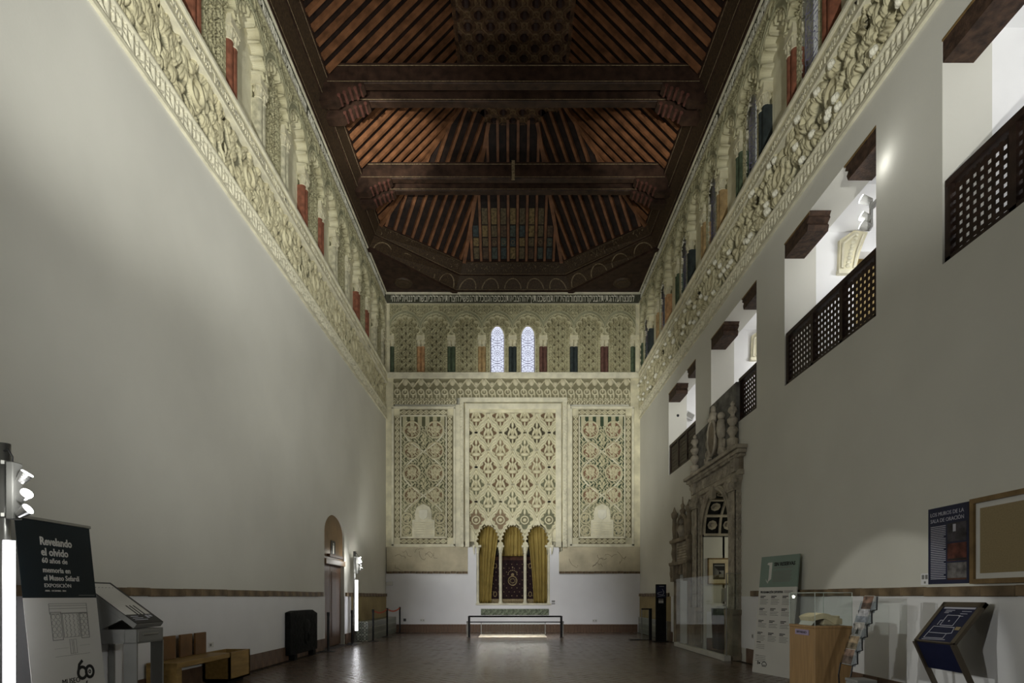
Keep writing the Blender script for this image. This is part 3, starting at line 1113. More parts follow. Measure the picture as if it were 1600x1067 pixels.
# plain pieces between
eplate('pier_strip', 600, 612, 637, 855, 0.015, M['stucco'])
eplate('pier_strip', 712, 719.5, 632, 855, 0.01, M['mold'])
eplate('pier_strip', 990.5, 1002, 637, 855, 0.015, M['stucco'])
eplate('pier_strip', 885.5, 890.5, 632, 855, 0.01, M['mold'])
# centre frame
for a, b in ((719, 725), (727, 733.5), (868, 877), (879, 886)):
    eplate('frame_moulding', a, b, 624 if a in (719, 879) else 631, 855, 0.10 if a in (719, 879) else 0.07, M['mold'], bevel=0.012)
eplate('frame_moulding', 718.8, 886.2, 622, 629, 0.104, M['mold'], bevel=0.012)
eplate('frame_moulding', 726.8, 877.2, 631, 640, 0.074, M['mold'], bevel=0.012)
eplate('field_ground', 718, 887, 622, 812, -0.06, M['stucco'])
eplate('field_ground', 718, 742, 812, 846, -0.06, M['stucco'])
eplate('field_ground', 861, 887, 812, 846, -0.06, M['stucco'])
eplate('field_fillet', 733, 869, 640, 645, 0.02, M['stucco'])
for a, b in ((719.8, 724.2), (880, 885)):
    erelief('letter_band', a, b, 630, 850, 0.014, strip_fn(0.12), M['mold'], 0.10)

# sebka field -------------------------------------------------------------------
SP, SQ = 38 / 42, 54 / 42
FX0, FX1, FZ0, FZ1 = EX(733.5), EX(868.5), EZ(846), EZ(645)


def sebka_fn(cx, cz, rosette, tint):
    def fn(U, V0):
        V = V0 - SQ / 2 - 0.06
        a, b = 2 * PI * U / SP, 2 * PI * V / SQ
        F = np.cos(a) + np.cos(b) + 0.22 * np.cos(3 * a)
        F = np.where((np.abs(U) < SP * 0.53) & (np.abs(V) < SQ * 0.53), F, -1)
        F = np.where(np.abs(U) / SP + np.abs(V) / SQ < 0.58, F, -1)
        h = np.where(F < 0.62, 0.05, 0.0)
        h = np.where(F < 0.24, 0.07, h)
        h = np.where((F > 0.25) & (F < 0.36), 0.02, h)
        th = np.arctan2(V / SQ, U / SP)
        sc = 0.66 + 0.30 * np.abs(np.sin(5 * th))
        h = np.where((F >= 0.6) & (F < sc), 0.035, h)
        if rosette:
            h = np.maximum(h, 0.05 * ring(U, V, 0, -0.03, 0.14, 0.03))
            h = np.maximum(h, 0.05 * ell(U, V, 0, -0.03, 0.08, 0.08))
            h = np.maximum(h, 0.05 * ell(U, V, 0, 0.28, 0.05, 0.12))
        else:
            for x, y, p, q, r in ((0, -0.15, 0.15, 0.075, 0), (0, 0.03, 0.06, 0.17, 0), (-0.12, 0.02, 0.045, 0.15, -0.35), (0.12, 0.02, 0.045, 0.15, 0.35), (0, 0.30, 0.045, 0.10, 0), (-0.1, 0.16, 0.035, 0.08, 0.6), (0.1, 0.16, 0.035, 0.08, -0.6), (0, -0.31, 0.035, 0.09, 0)):
                h = np.maximum(h, 0.055 * ell(U, V, x, y, p * 1.12, q * 1.08, r))
            h = np.where(ell(U, V, 0, 0.0, 0.022, 0.07) > 0, 0.015, h)
        X, Z = U + cx, V + cz
        keep = (F > -0.03) & (X > FX0) & (X < FX1) & (Z > FZ0) & (Z < FZ1)
        for ax in ARCHX:
            keep &= ~((np.hypot((X - ax) / 0.40, (Z - 3.3) / 0.74) < 1) | (np.abs(X - ax) < 0.36) & (Z < 3.3))
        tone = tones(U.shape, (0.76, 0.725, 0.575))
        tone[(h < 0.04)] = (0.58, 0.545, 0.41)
        tone[(F > 0.25) & (F < 0.36)] = (0.45, 0.42, 0.31)  # groove shade put into the tone to set off the ribs
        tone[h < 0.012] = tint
        return h, keep, tone
    return fn


ARCHX = [EX(762.5), EX(801.5), EX(840)]
tints = [(0.08, 0.07, 0.05), (0.18, 0.12, 0.08), (0.19, 0.195, 0.14), (0.27, 0.20, 0.14)]
sc_cache = {}
cells = []
for r_ in range(4):
    for px in (744, 782, 820, 858):
        cells.append((px, 649 + 54 * r_, r_ == 3))
for r_ in range(3):
    for px in (725, 763, 801, 839, 877):
        cells.append((px, 676 + 54 * r_, False))
for px, py, ro in cells:
    cx, cz = EX(px), EZ(py)
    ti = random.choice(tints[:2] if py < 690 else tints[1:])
    clip = px in (725, 744, 858, 877) or py in (649, 811)
    key = (round(px), py, ro) if clip else ('full', ti)
    if key not in sc_cache:
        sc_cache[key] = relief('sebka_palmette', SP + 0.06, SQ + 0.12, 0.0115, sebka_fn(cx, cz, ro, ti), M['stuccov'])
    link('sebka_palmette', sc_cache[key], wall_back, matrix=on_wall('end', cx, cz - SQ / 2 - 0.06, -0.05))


# triple arch: spandrel plate with lobed openings
def lobed(ax, n=13, r=0.36, rz=0.63, lobe=0.052, zc=3.32):
    """outline points of one lobed opening from left springing to right springing"""
    pts = []
    for k in range(n):
        t0 = PI - PI * k / n
        t1 = PI - PI * (k + 1) / n
        p0 = (ax + r * math.cos(t0), zc + rz * math.sin(t0))
        p1 = (ax + r * math.cos(t1), zc + rz * math.sin(t1))
        mx, mz = (p0[0] + p1[0]) / 2, (p0[1] + p1[1]) / 2
        dx, dz = p1[0] - p0[0], p1[1] - p0[1]
        L = math.hypot(dx, dz)
        nx, nz = -dz / L, dx / L
        for j in range(5):
            s_ = j / 5
            bul = math.sin(PI * s_) * L * 0.55
            pts.append((p0[0] + dx * s_ + nx * bul, p0[1] + dz * s_ + nz * bul))
    pts.append((ax + r, zc))
    return pts


def in_poly(X, Z, poly):
    inside = np.zeros(X.shape, bool)
    n = len(poly)
    for i in range(n):
        x0, z0 = poly[i]
        x1, z1 = poly[(i + 1) % n]
        c = ((z0 > Z) != (z1 > Z)) & (X < (x1 - x0) * (Z - z0) / (z1 - z0 + 1e-12) + x0)
        inside ^= c
    return inside


openings = []
for ax in ARCHX:
    pts = lobed(ax)
    openings.append([(ax - 0.36, 2.9)] + pts + [(ax + 0.36, 2.9)])
SPX0, SPX1, SPZ0, SPZ1 = EX(741), EX(862), 3.18, EZ(800)


def spandrel_fn(U, V):
    X, Z = U + (SPX0 + SPX1) / 2, V + SPZ0
    hole = np.zeros(U.shape, bool)
    for o in openings:
        hole |= in_poly(X, Z, o)
    h = 0.012 + 0.028 * ata(U, V, 0.2)
    for ax in ARCHX:
        e = np.hypot((X - ax) / 0.36, (Z - 3.32) / 0.63)
        band = np.where(Z > 3.32, e, np.abs(X - ax) / 0.36)
        h = np.where(band < 1.28, 0.045, h)
    F = np.full(U.shape, -1.0)
    for px in (744, 782, 820, 858):
        du, dv = X - EX(px), Z - EZ(811)
        a, b = 2 * PI * du / SP, 2 * PI * dv / SQ
        f = np.cos(a) + np.cos(b) + 0.22 * np.cos(3 * a)
        F = np.maximum(F, np.where((np.abs(du) < SP * 0.53) & (np.abs(dv) < SQ * 0.53), f, -1))
    tone = tones(U.shape, (0.74, 0.70, 0.56))
    return h, ~hole & (F < 0.04) & (Z < EZ(811)), tone


link('arch_spandrel', relief('arch_spandrel', SPX1 - SPX0, SPZ1 - SPZ0, 0.0085, spandrel_fn, M['stuccov']), wall_back, matrix=on_wall('end', (SPX0 + SPX1) / 2, SPZ0))
for o in openings:
    b = B()
    n = len(o)
    vs = [(x, YE - 0.045, z) for x, z in o] + [(x, YE + 0.27, z) for x, z in o]
    b.add(vs, [(i, i + 1, n + i + 1, n + i) for i in range(n - 1)])
    b.build('arch_lobes', M['mold'], wall_back)
# niche behind the arches
nb = B()
nb.box(NX0 - 0.1, NX1 + 0.1, YE + 0.85, YE + 0.95, 0.9, 4.2)
nb.box(NX0 - 0.1, NX1 + 0.1, YE + 0.03, YE + 0.9, 0.94, 1.04)
nb.build('niche_lining', M['niche'], wall_back)
eplate('sill', 743.5, 861, 942.5, 945, 0.03, M['mold'], bevel=0.006)
# niche columns
for px, full in ((746.4, 0), (782, 1), (820.5, 1), (857.3, 0)):
    r = 0.058 if full else 0.045
    c = B().lathe([(r * 1.5, 0), (r * 1.5, 0.06), (r * 1.15, 0.10), (r, 0.13), (r, 1.86), (r * 1.1, 1.9)], (EX(px), YE + 0.07, 1.04), 14).build('niche_column', M['mold'], wall_back, smooth=True)
    k = B().lathe([(r * 1.05, 0), (r * 1.3, 0.03), (r * 1.2, 0.06), (r * 1.9, 0.2), (r * 2.0, 0.24)], (EX(px), YE + 0.07, 2.94), 12)
    k.box(EX(px) - 0.13, EX(px) + 0.13, YE - 0.04, YE + 0.2, 3.17, 3.24)
    k.build('capital', M['mold'], c)
for px, s_ in ((741, -1), (862, 1)):
    cb = B().prism([(0, 0), (s_ * 0.0, 0.34), (s_ * -0.28, 0.34), (s_ * -0.22, 0.2), (s_ * -0.12, 0.06), (s_ * -0.1, 0)], -0.27, 0.08, lambda u, v, d: (EX(px) - u * 0.3 + s_ * 0.0 - s_ * 0.02, YE - d, 2.9 + v))
    cb.build('impost', M['mold'], wall_back)

# plaster remnants below the side panels
for name, a, b, bite in (('plaster_remnant', 604, 731, None), ('plaster_remnant', 873.5, 1001, 1)):
    pts = [(a, 854), (b, 854), (b, 893), (a, 893)] if not bite else [(879, 854), (b, 854), (b, 893), (a, 893), (a, 866), (874.5, 862), (879, 861)]
    p = B().prism([(EX(x), EZ(y)) for x, y in pts], -0.27, 0.02, lambda u, v, d: (u, YE - d, v)).build(name, M['remnant'], wall_back)
    cr = B()
    for k in range(7):
        x0, y0 = random.uniform(a + 12, b - 30), random.uniform(860, 886)
        path = [(x0, y0)]
        for j in range(6):
            path.append((path[-1][0] + random.uniform(-1, 5), min(891, max(857, path[-1][1] + random.uniform(-5, 5)))))
        cr.sweep([(EX(min(b - 2, x)), YE - 0.02, EZ(y)) for x, y in path], 0.007, 4)
    cr.build('crack', M['stone2'], p, kind='stuff')
    n = 14
    tl = B().box(-0.5, 0.5, -0.045, 0.0, -0.035, 0.045).mesh('tile', M['trim'])
    for k in range(n):
        wpx = (b - a) / n
        link('tile', tl, wall_back, matrix=Matrix.Translation((EX(a + wpx * (k + 0.5)), YE, EZ(894.5) + random.uniform(-0.006, 0.006))) @ Matrix.Scale(wpx / 42 - 0.012, 4, (1, 0, 0)))

# ------------------------------------------------------------------ roof
ceiling = box('ceiling', XL - 0.6, XR + 0.6, -2.3, YE + 0.9, 16.85, 17.0, M['board'], kind='structure')
ZA, ZB, ZC = 12.65, 13.65, 16.5
XI = 4.40                        # half span at the foot of the rafters (centred on 0.03)
XO = 0.03
AW = 1.6


def P3(x, y, z):
    return (x + XO, y, z)


foot = [(-XI, -2.0), (-XI, 19.0), (-1.8, 21.12), (1.8, 21.12), (XI, 19.0), (XI, -2.0)]
head = [(-AW, -2.0), (-AW, 17.68), (-0.785, 18.32), (0.785, 18.32), (AW, 17.68), (AW, -2.0)]
outer = [(-4.69, -2.0), (-4.69, 18.75), (-2.15, YE - 0.02), (2.15, YE - 0.02), (4.69, 18.75), (4.69, -2.0)]
# sloping boards above the rafters
for k in range(5):
    lift = 0.02
    a, b, c, d = foot[k], foot[k + 1], head[k + 1], head[k]
    vs = [P3(*a, ZB + lift), P3(*b, ZB + lift), P3(*c, ZC + lift), P3(*d, ZC + lift)]
    n = (Vector(vs[1]) - Vector(vs[0])).cross(Vector(vs[3]) - Vector(vs[0])).normalized()
    if n.z < 0:
        n = -n
    vs2 = [tuple(Vector(v) + n * 0.06) for v in vs]
    B().add(vs + vs2, [(0, 1, 2, 3), (7, 6, 5, 4), (0, 4, 5, 1), (1, 5, 6, 2), (2, 6, 7, 3), (3, 7, 4, 0)]).build('roof_boarding', M['board'], ceiling)
# rafters: parallel within each slope, clipped at the hips
RS = 0.33
for k in range(5):
    a, b, c, d = (Vector(P3(*foot[k], ZB)), Vector(P3(*foot[k + 1], ZB)), Vector(P3(*head[k + 1], ZC)), Vector(P3(*head[k], ZC)))
    e = (b - a)
    L = e.length
    e.normalize()
    up = (d - a) - e * (d - a).dot(e)
    slope_len = up.length
    up.normalize()
    nrm = e.cross(up).normalized()
    sd, sc_ = (d - a).dot(e), (c - a).dot(e)
    n = int(L / RS)
    shift = (L - n * RS) / 2 + RS / 2
    for i in range(n):
        s_ = shift + i * RS
        pos = a + e * s_
        if k in (0, 4) and pos.y < 8.5:
            continue
        t = 1.0
        if s_ < sd:
            t = s_ / sd
        elif s_ > sc_:
            t = (L - s_) / (L - sc_)
        p0, p1 = a + e * s_, a + e * s_ + up * slope_len * t
        down = Vector((0, 0, -1)) - up * up.dot(Vector((0, 0, -1)))
        down.normalize()
        B().bar(p0 + down * 0.06, p1 + down * 0.06, 0.085, 0.11, down).build('rafter', M['rib'], ceiling)
    if 0 < k:
        dn = Vector((0, 0, -0.08))
        B().bar(a + dn, d + dn, 0.12, 0.15).build('hip_rafter', M['rib'], ceiling)

# painted boards low on the end slope
pb_cols = [(0.20, 0.14, 0.055), (0.06, 0.075, 0.06), (0.12, 0.09, 0.045), (0.04, 0.055, 0.055), (0.09, 0.055, 0.03)]
pbm = [mat('painted_board_%s' % n, c, 0.6, 0.3, 14) for n, c in zip(('ochre', 'green', 'olive', 'blue', 'brown'), pb_cols)]
sl = Vector((0, head[2][1] - foot[2][1], ZC - ZB))
sll = sl.length
sl.normalize()
for i in range(11):
    x = -1.8 + 0.15 + i * RS + (3.6 - 10 * RS - 0.3) / 2
    for r_, (t0, t1) in enumerate(((0.06, 0.42), (0.46, 0.72), (0.76, 1.10), (1.14, 1.62))):
        if abs(x) > 1.75 - t1 * 0.28:
            continue
        p0, p1 = Vector(P3(x, 21.12, ZB)) + sl * t0, Vector(P3(x, 21.12, ZB)) + sl * t1
        m_ = pbm[(i * 2 + r_ * 3 + (r_ == 3)) % 5] if r_ != 3 else pbm[0 if i % 2 else 2]
        B().bar(p0, p1, 0.19, 0.02, (0, -0.7, -0.7)).build('painted_board', m_, ceiling)
        if r_ == 1:
            B().sweep([Vector(p0 + (p1 - p0) * 0.5) + Vector((0.06 * math.cos(t), 0, 0)) + sl * 0.06 * math.sin(t) + Vector((0, -0.012, -0.012)) for t in np.linspace(0, 2 * PI, 12, endpoint=False)], 0.009, 4, True, 1, (0, -0.7, -0.7)).build('painted_ring', M['giltline'], ceiling)

# flat strapwork ceiling
CP = 0.60


def strap_fn(U, V0):
    V = V0 - CP / 2
    h = np.full(U.shape, 0.0)
    pit = np.zeros(U.shape, bool)
    for k in (-2, -1, 0, 1, 2):
        for s_ in (1, -1):
            d = np.abs(U * s_ + V - k * CP / 2) / math.sqrt(2)
            h = np.where(d < 0.030, 0.03, h)
            h = np.where(d < 0.007, 0.015, h)
    fx, fy = (U + CP / 4) % (CP / 2) - CP / 4, (V + CP / 4) % (CP / 2) - CP / 4
    sq = np.maximum(np.abs(fx), np.abs(fy))
    h = np.where(np.abs(sq - 0.075) < 0.012, 0.028, h)
    for cx, cy in ((0, 0), (CP / 2, CP / 2), (-CP / 2, CP / 2), (CP / 2, -CP / 2), (-CP / 2, -CP / 2)):
        x, y = np.abs(U - cx), np.abs(V - cy)
        o = np.maximum(np.maximum(x, y), (x + y) * 0.7071)
        h = np.where(o < 0.145, 0.045, h)
        h = np.where(o < 0.108, -0.26, h)
        pit |= o < 0.116
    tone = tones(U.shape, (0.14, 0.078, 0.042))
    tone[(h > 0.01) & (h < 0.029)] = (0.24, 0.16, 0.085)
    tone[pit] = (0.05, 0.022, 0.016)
    return h, None, tone


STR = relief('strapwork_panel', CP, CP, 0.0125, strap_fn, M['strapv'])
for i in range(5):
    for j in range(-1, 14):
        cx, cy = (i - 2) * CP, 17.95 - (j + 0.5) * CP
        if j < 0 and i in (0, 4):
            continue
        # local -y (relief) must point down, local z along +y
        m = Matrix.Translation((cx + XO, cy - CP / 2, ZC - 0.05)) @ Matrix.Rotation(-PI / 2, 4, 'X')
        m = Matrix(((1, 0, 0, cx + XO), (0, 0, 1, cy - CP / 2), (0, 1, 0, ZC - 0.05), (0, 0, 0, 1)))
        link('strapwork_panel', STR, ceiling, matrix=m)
B().prism([(-AW, -2.0), (-AW, 17.68), (-0.785, 18.32), (0.785, 18.32), (AW, 17.68), (AW, -2.0)], ZC + 0.25, ZC + 0.3, lambda u, v, d: P3(u, v, d)).build('ridge_boarding', M['board'], ceiling)
for s_ in (-1, 1):
    box('ridge_fillet', s_ * 1.53 + XO - 0.05, s_ * 1.53 + XO + 0.05, -2, 17.7, ZC - 0.12, ZC + 0.1, M['strap'], ceiling)

# frieze boards at the foot of the roof
for k in range(5):
    o0, o1, i0, i1 = outer[k], outer[k + 1], foot[k], foot[k + 1]

    def q(t, s_, out=0.0):
        ox, oy = o0[0] + (o1[0] - o0[0]) * s_, o0[1] + (o1[1] - o0[1]) * s_
        ix, iy = i0[0] + (i1[0] - i0[0]) * s_, i0[1] + (i1[1] - i0[1]) * s_
        x, y = ox + (ix - ox) * t, oy + (iy - oy) * t
        p = Vector(P3(x, y, ZA + (ZB - ZA) * t))
        d = Vector((ix - ox, iy - oy, 0))
        if d.length:
            p += d.normalized() * out
        return p
    for t0, t1, m_, nm in ((0.0, 0.52, M['band'], 'frieze_board'), (0.55, 0.95, M['band'], 'inscription_board')):
        vs = [q(t0, 0), q(t0, 1), q(t1, 1), q(t1, 0)]
        vs += [q(t0, 0, -0.06), q(t0, 1, -0.06), q(t1, 1, -0.06), q(t1, 0, -0.06)]
        B().add(vs, [(0, 1, 2, 3), (7, 6, 5, 4), (0, 4, 5, 1), (1, 5, 6, 2), (2, 6, 7, 3), (3, 7, 4, 0)]).build(nm, m_, ceiling)
    for t, r in ((0.01, 0.035), (0.535, 0.02), (0.965, 0.04)):
        B().bar(q(t, 0, 0.015), q(t, 1, 0.015), r * 1.6, r * 2).build('frieze_moulding', M['wood'], ceiling)
    for t in (0.06, 0.56, 0.93):
        B().bar(q(t, 0, 0.03), q(t, 1, 0.03), 0.012, 0.012).build('gilt_line', M['giltline'], ceiling)
    if k in (1, 2, 3):
        # painted arches along the lower board, flecks of script on the upper one
        n = 4 if k != 2 else 5
        for i in range(n):
            pts = []
            for t in np.linspace(0, PI, 14):
                s_ = (i + 0.5) / n + 0.36 / n * math.cos(t)
                pts.append(q(0.10 + 0.33 * math.sin(t), s_, 0.012))
            B().sweep(pts, 0.022, 5, False, 0.6, (0, -1, 0)).build('painted_arch', M['giltline'], ceiling)
        fl = B()
        for i in range(90):
            s_, t = random.uniform(0.05, 0.95), random.uniform(0.62, 0.88)
            p = q(t, s_, 0.012)
            fl.bar(p, p + Vector((random.uniform(-0.04, 0.04), 0, random.uniform(0.02, 0.06))), 0.02, 0.012)
        fl.build('script_flecks', M['giltline'], ceiling, kind='stuff')
    # boards that close the roof space behind the friezes
    ext = [(-6, -2), (-6, YE + 1), (-3, YE + 1), (3, YE + 1), (6, YE + 1), (6, -2)]
# corner triangles
for s_ in (-1, 1):
    tri = [(s_ * 4.72, 18.7), (s_ * 4.72, YE + 0.05), (s_ * 2.1, YE + 0.05)]
    B().prism(tri, ZA - 0.02, ZA + 0.05, lambda u, v, d: P3(u, v, d)).build('corner_board', M['wood'], ceiling)
    B().bar(P3(s_ * 4.72, 18.68, ZA - 0.03), P3(s_ * 2.1, YE - 0.03, ZA - 0.03), 0.16, 0.08).build('corner_rail', M['wood'], ceiling)
    cxy = (s_ * 3.95, 20.75)
    B().lathe([(0.34, 0), (0.30, -0.05), (0.20, -0.03), (0.12, -0.06), (0.02, -0.07)], (cxy[0] + XO, cxy[1], ZA - 0.02), 16).build('carved_disc', M['band'], ceiling)
# close the void between walls and roof boards
vb = B()
vb.box(XL - 0.6, XL - 0.02, -2, YE + 0.9, ZT + 0.06, 16.8)
vb.box(XR + 0.0, XR + 0.6, -2, YE + 0.9, ZT + 0.06, 16.8)
vb.box(XL - 0.6, XR + 0.6, YE + 0.02, YE + 0.9, ZT + 0.06, 16.8)
vb.box(XL - 0.6, XR + 0.6, -2.3, -2.0, ZT, 16.8)
vb.build('roof_casing', M['board'], ceiling)

M['scroll'] = mat('scroll_wood', (0.10, 0.04, 0.03), 0.6, 0.2, 8)
# tie beams in pairs with scrolled corbels
cor = [(0, 0.42), (1.05, 0.42), (1.06, 0.36), (0.99, 0.30), (0.93, 0.33), (0.88, 0.27), (0.80, 0.22), (0.74, 0.26), (0.68, 0.20), (0.60, 0.13), (0.52, 0.16), (0.46, 0.06), (0.40, 0.0), (0, 0.0)]
for y0 in (10.5, 13.6, 16.7):
    for dy in (0.0, 0.5):
        tb = B()
        tb.box(XO - 4.52, XO + 4.52, y0 + dy, y0 + dy + 0.2, 13.45, 13.86)
        t = tb.build('tie_beam', M['wood'], kind='structure', bevel=0.012)
        box('beam_cap', XO - 4.5, XO + 4.5, y0 + dy - 0.02, y0 + dy + 0.22, 13.86, 13.91, M['wood'], t)
        box('gilt_line', XO - 4.4, XO + 4.4, y0 + dy - 0.025, y0 + dy - 0.015, 13.845, 13.858, M['giltline'], t)
        box('gilt_line', XO - 4.4, XO + 4.4, y0 + dy - 0.008, y0 + dy + 0.004, 13.49, 13.50, M['giltline'], t)
        for s_ in (-1, 1):
            cb = B().prism(cor, y0 + dy - 0.03, y0 + dy + 0.23, lambda u, v, d: (XO + s_ * (4.58 - u), d, 13.03 + v)).build('corbel', M['wood'], t)
            for k, (u, v) in enumerate(((0.97, 0.34), (0.85, 0.27), (0.72, 0.25), (0.6, 0.17), (0.47, 0.11))):
                B().cyl((XO + s_ * (4.58 - u), y0 + dy - 0.045, 13.03 + v), (XO + s_ * (4.58 - u), y0 + dy + 0.245, 13.03 + v), 0.042, None, 10).build('scroll', M['scroll'], cb)
box('plaque', XO - 0.04, XO + 0.05, 16.66, 16.70, 13.40, 13.95, M['giltline'], t)

# ------------------------------------------------------------------ door in the left wall
door = link('door_1', None, kind='structure')
bk = XL - 0.11
box('door_backing', bk - 0.1, bk - 0.045, DOOR[0] - 0.05, DOOR[1] + 0.05, -0.2, 3.6, M['door'], door)
ym = 15.12
for a, b in ((DOOR[0] + 0.03, ym - 0.004), (ym + 0.004, DOOR[1] - 0.03)):
    lf = box('door_leaf', bk - 0.04, bk + 0.02, a, b, 0.02, 2.18, M['door'], door, bevel=0.008)
    box('leaf_panel', bk + 0.02, bk + 0.03, a + 0.12, b - 0.12, 0.25, 2.0, M['door'], lf, bevel=0.004)
box('overpanel', bk - 0.04, bk + 0.06, DOOR[0] + 0.01, DOOR[1] - 0.01, 2.18, 3.5, M['doorpanel'], door)
box('lintel_board', bk, bk + 0.15, DOOR[0] + 0.02, DOOR[1] - 0.02, 2.16, 2.30, M['doorpanel'], door, bevel=0.01)
lb_ = box('lamp_shelf', bk, bk + 0.14, DOOR[0] + 0.35, DOOR[1] - 0.2, 2.36, 2.43, M['door'], door)
box('door_sign', bk + 0.06, bk + 0.075, 15.05, 15.42, 2.42, 2.80, M['black'], door)
sg = B()
sg.ball((bk + 0.08, 15.23, 2.72), 0.03, 8, (0.3, 1, 1))
sg.box(bk + 0.075, bk + 0.082, 15.19, 15.27, 2.54, 2.68)
sg.box(bk + 0.075, bk + 0.082, 15.2, 15.225, 2.46, 2.56)
sg.box(bk + 0.075, bk + 0.082, 15.235, 15.26, 2.46, 2.56)
sg.build('pictogram', M['paper'], door, kind='stuff')
point((bk + 0.18, 15.2, 2.5), 0.7, 0.03, WARM)

# ------------------------------------------------------------------ gallery behind the right wall
gal = B()
gx0, gx1, gy0, gy1, gz0, gz1 = XR + 0.55, 8.4, 2.0, 18.4, 4.55, 7.80
gal.box(gx0 - 0.02, gx1, gy0, gy1, gz0 - 0.1, gz0)
gal.box(gx0 - 0.3, gx1, gy0, gy1, gz1, gz1 + 0.12)
gal.box(gx1, gx1 + 0.12, gy0, gy1, gz0 - 0.1, gz1 + 0.1)
gal.box(gx0 - 0.02, gx1, gy0 - 0.1, gy0, gz0 - 0.1, gz1 + 0.1)
gal.box(gx0 - 0.02, gx1, gy1, gy1 + 0.1, gz0 - 0.1, gz1 + 0.1)
gal.box(gx0 - 0.02, 8.4, 17.62, 17.8, gz0, gz1)
for yw, xs in ((6.55, 6.5), (10.22, 6.06), (13.95, 6.06)):
    gal.box(gx0 - 0.02, xs, yw, yw + 0.22, gz0, gz1)
    gal.box(7.0, gx1, yw, yw + 0.22, gz0, gz1)
    gal.box(xs - 0.01, 7.0, yw, yw + 0.22, 7.45, gz1)
for yb in (4.6, 9.0, 12.5, 16.0):
    gal.box(gx0 - 0.1, gx1, yb - 0.1, yb + 0.1, gz1 - 0.10, gz1)
gallery = gal.build('wall_gallery', M['gallery'], kind='structure')
# carved stucco jambs and slatted screens seen through the gallery
for yw in (10.22, 13.95):
    prof = [(5.76, 7.03), (6.07, 7.05), (6.09, 7.2), (6.14, 7.4), (6.22, 7.62), (6.28, 7.76), (6.03, 7.79), (5.78, 7.62)]
    j = B().prism(prof, yw - 0.06, yw + 0.2, lambda u, v, d: (u, d, v)).build('stucco_jamb', M['stucco'], gallery)
    o_ = B()
    for k in range(9):
        o_.ball((5.92 + 0.016 * k + (0.03 if k > 6 else 0), yw - 0.06, 7.16 + 0.07 * k), 0.045, 7, (1, 0.5, 0.8))
    o_.sweep([(5.82, yw - 0.065, 7.12), (5.84, yw - 0.065, 7.55), (6.05, yw - 0.065, 7.73)], 0.025, 5)
    o_.sweep([(6.03, yw - 0.065, 7.12), (6.08, yw - 0.065, 7.4), (6.20, yw - 0.065, 7.71)], 0.025, 5)
    o_.box(5.75, 6.08, yw - 0.09, yw, 7.02, 7.09)
    o_.build('carved_ornament', M['mold'], j, kind='stuff')
    slat = B().box(-0.6, 0.6, -0.012, 0.012, -0.12, 0.12).mesh('slat', mat('warm_slat_wood', (0.46, 0.34, 0.15), 0.5, 0.1, 4), bevel=0.004)
    for k in range(12):
        link('slat', slat, gallery, matrix=Matrix.Translation((6.55, yw + 0.5, 5.0 + 0.25 * k)) @ Matrix.Rotation(0.12, 4, 'X'))

# lattice balustrades
LP = B()
PW, PH = 0.72, 0.74
for k in range(8):
    z = PH * (k + 0.5) / 8
    LP.box(0, PW, -0.004, 0.004, z - 0.024, z + 0.024)
for k in range(8):
    y = PW * (k + 0.5) / 8
    LP.box(y - 0.023, y + 0.023, -0.006, 0.002, 0, PH)
LP = LP.mesh('lattice_panel', M['lattice'])
DP = B().box(0, PW, -0.012, 0.012, 0, PH)
for k in range(7):
    DP.box(0.03, PW - 0.03, -0.022, 0.02, 0.03 + k * 0.1, 0.1 + k * 0.1)
DP = DP.mesh('lattice_panel', M['lattice'])
glab = ['dark wooden lattice railing in the gallery opening above the framed board', 'dark wooden lattice railing in the second gallery opening, under the spotlights', 'short dark lattice railing in the gallery opening above the tall portal', 'dark slatted railing in the gallery opening nearest the end wall, under the camera']
for i, (a, b) in enumerate(GAL):
    x = XR + 0.07
    r = thing('gallery_railing', glab[i], 'railing', (x, 0, GZ0), 'gallery railings')
    n = 3
    y0, y1 = a + 0.01, b - 0.01
    if i == 2:
        n, y1 = 1, a + 0.93
    posts = np.linspace(y0 + 0.03, y1 - 0.03, n + 1)
    for y in posts:
        box('post', -0.045, 0.045, y - 0.04, y + 0.04, 0, 0.86, M['lattice'], r)
    box('top_rail', -0.055, 0.055, y0, y1, 0.84, 0.92, M['lattice'], r, bevel=0.01)
    box('bottom_rail', -0.045, 0.045, y0, y1, 0.0, 0.06, M['lattice'], r)
    for k in range(n):
        wd = posts[k + 1] - posts[k] - 0.08
        link('lattice_panel', DP if i == 3 else LP, r, matrix=Matrix.Translation((0, posts[k] + 0.04, 0.08)) @ Matrix.Rotation(PI / 2, 4, 'Z') @ Matrix.Scale(wd / PW, 4, (1, 0, 0)))
    # carved timber brackets at the two jambs
    for s_, ye in ((1, b), (-1, a)):
        L = 0.86 if s_ > 0 else 0.74
        pr = [(0, 0), (L - 0.10, 0), (L - 0.07, 0.08), (L - 0.11, 0.13), (L - 0.03, 0.18), (L - 0.05, 0.22), (L, 0.27), (0, 0.27)]
        bb_ = B().prism(pr, 0.0, 0.34, lambda u, v, d: (XR + 0.004 + d, ye - s_ * u, GZ1 - 0.27 + v))
        bo = bb_.build('timber_bracket', M['bracket'], wall_right)
        box('bracket_edge', XR - 0.006, XR + 0.01, min(ye, ye - s_ * (L - 0.02)), max(ye, ye - s_ * (L - 0.02)), GZ1 - 0.035, GZ1 - 0.01, M['framewood'], bo)

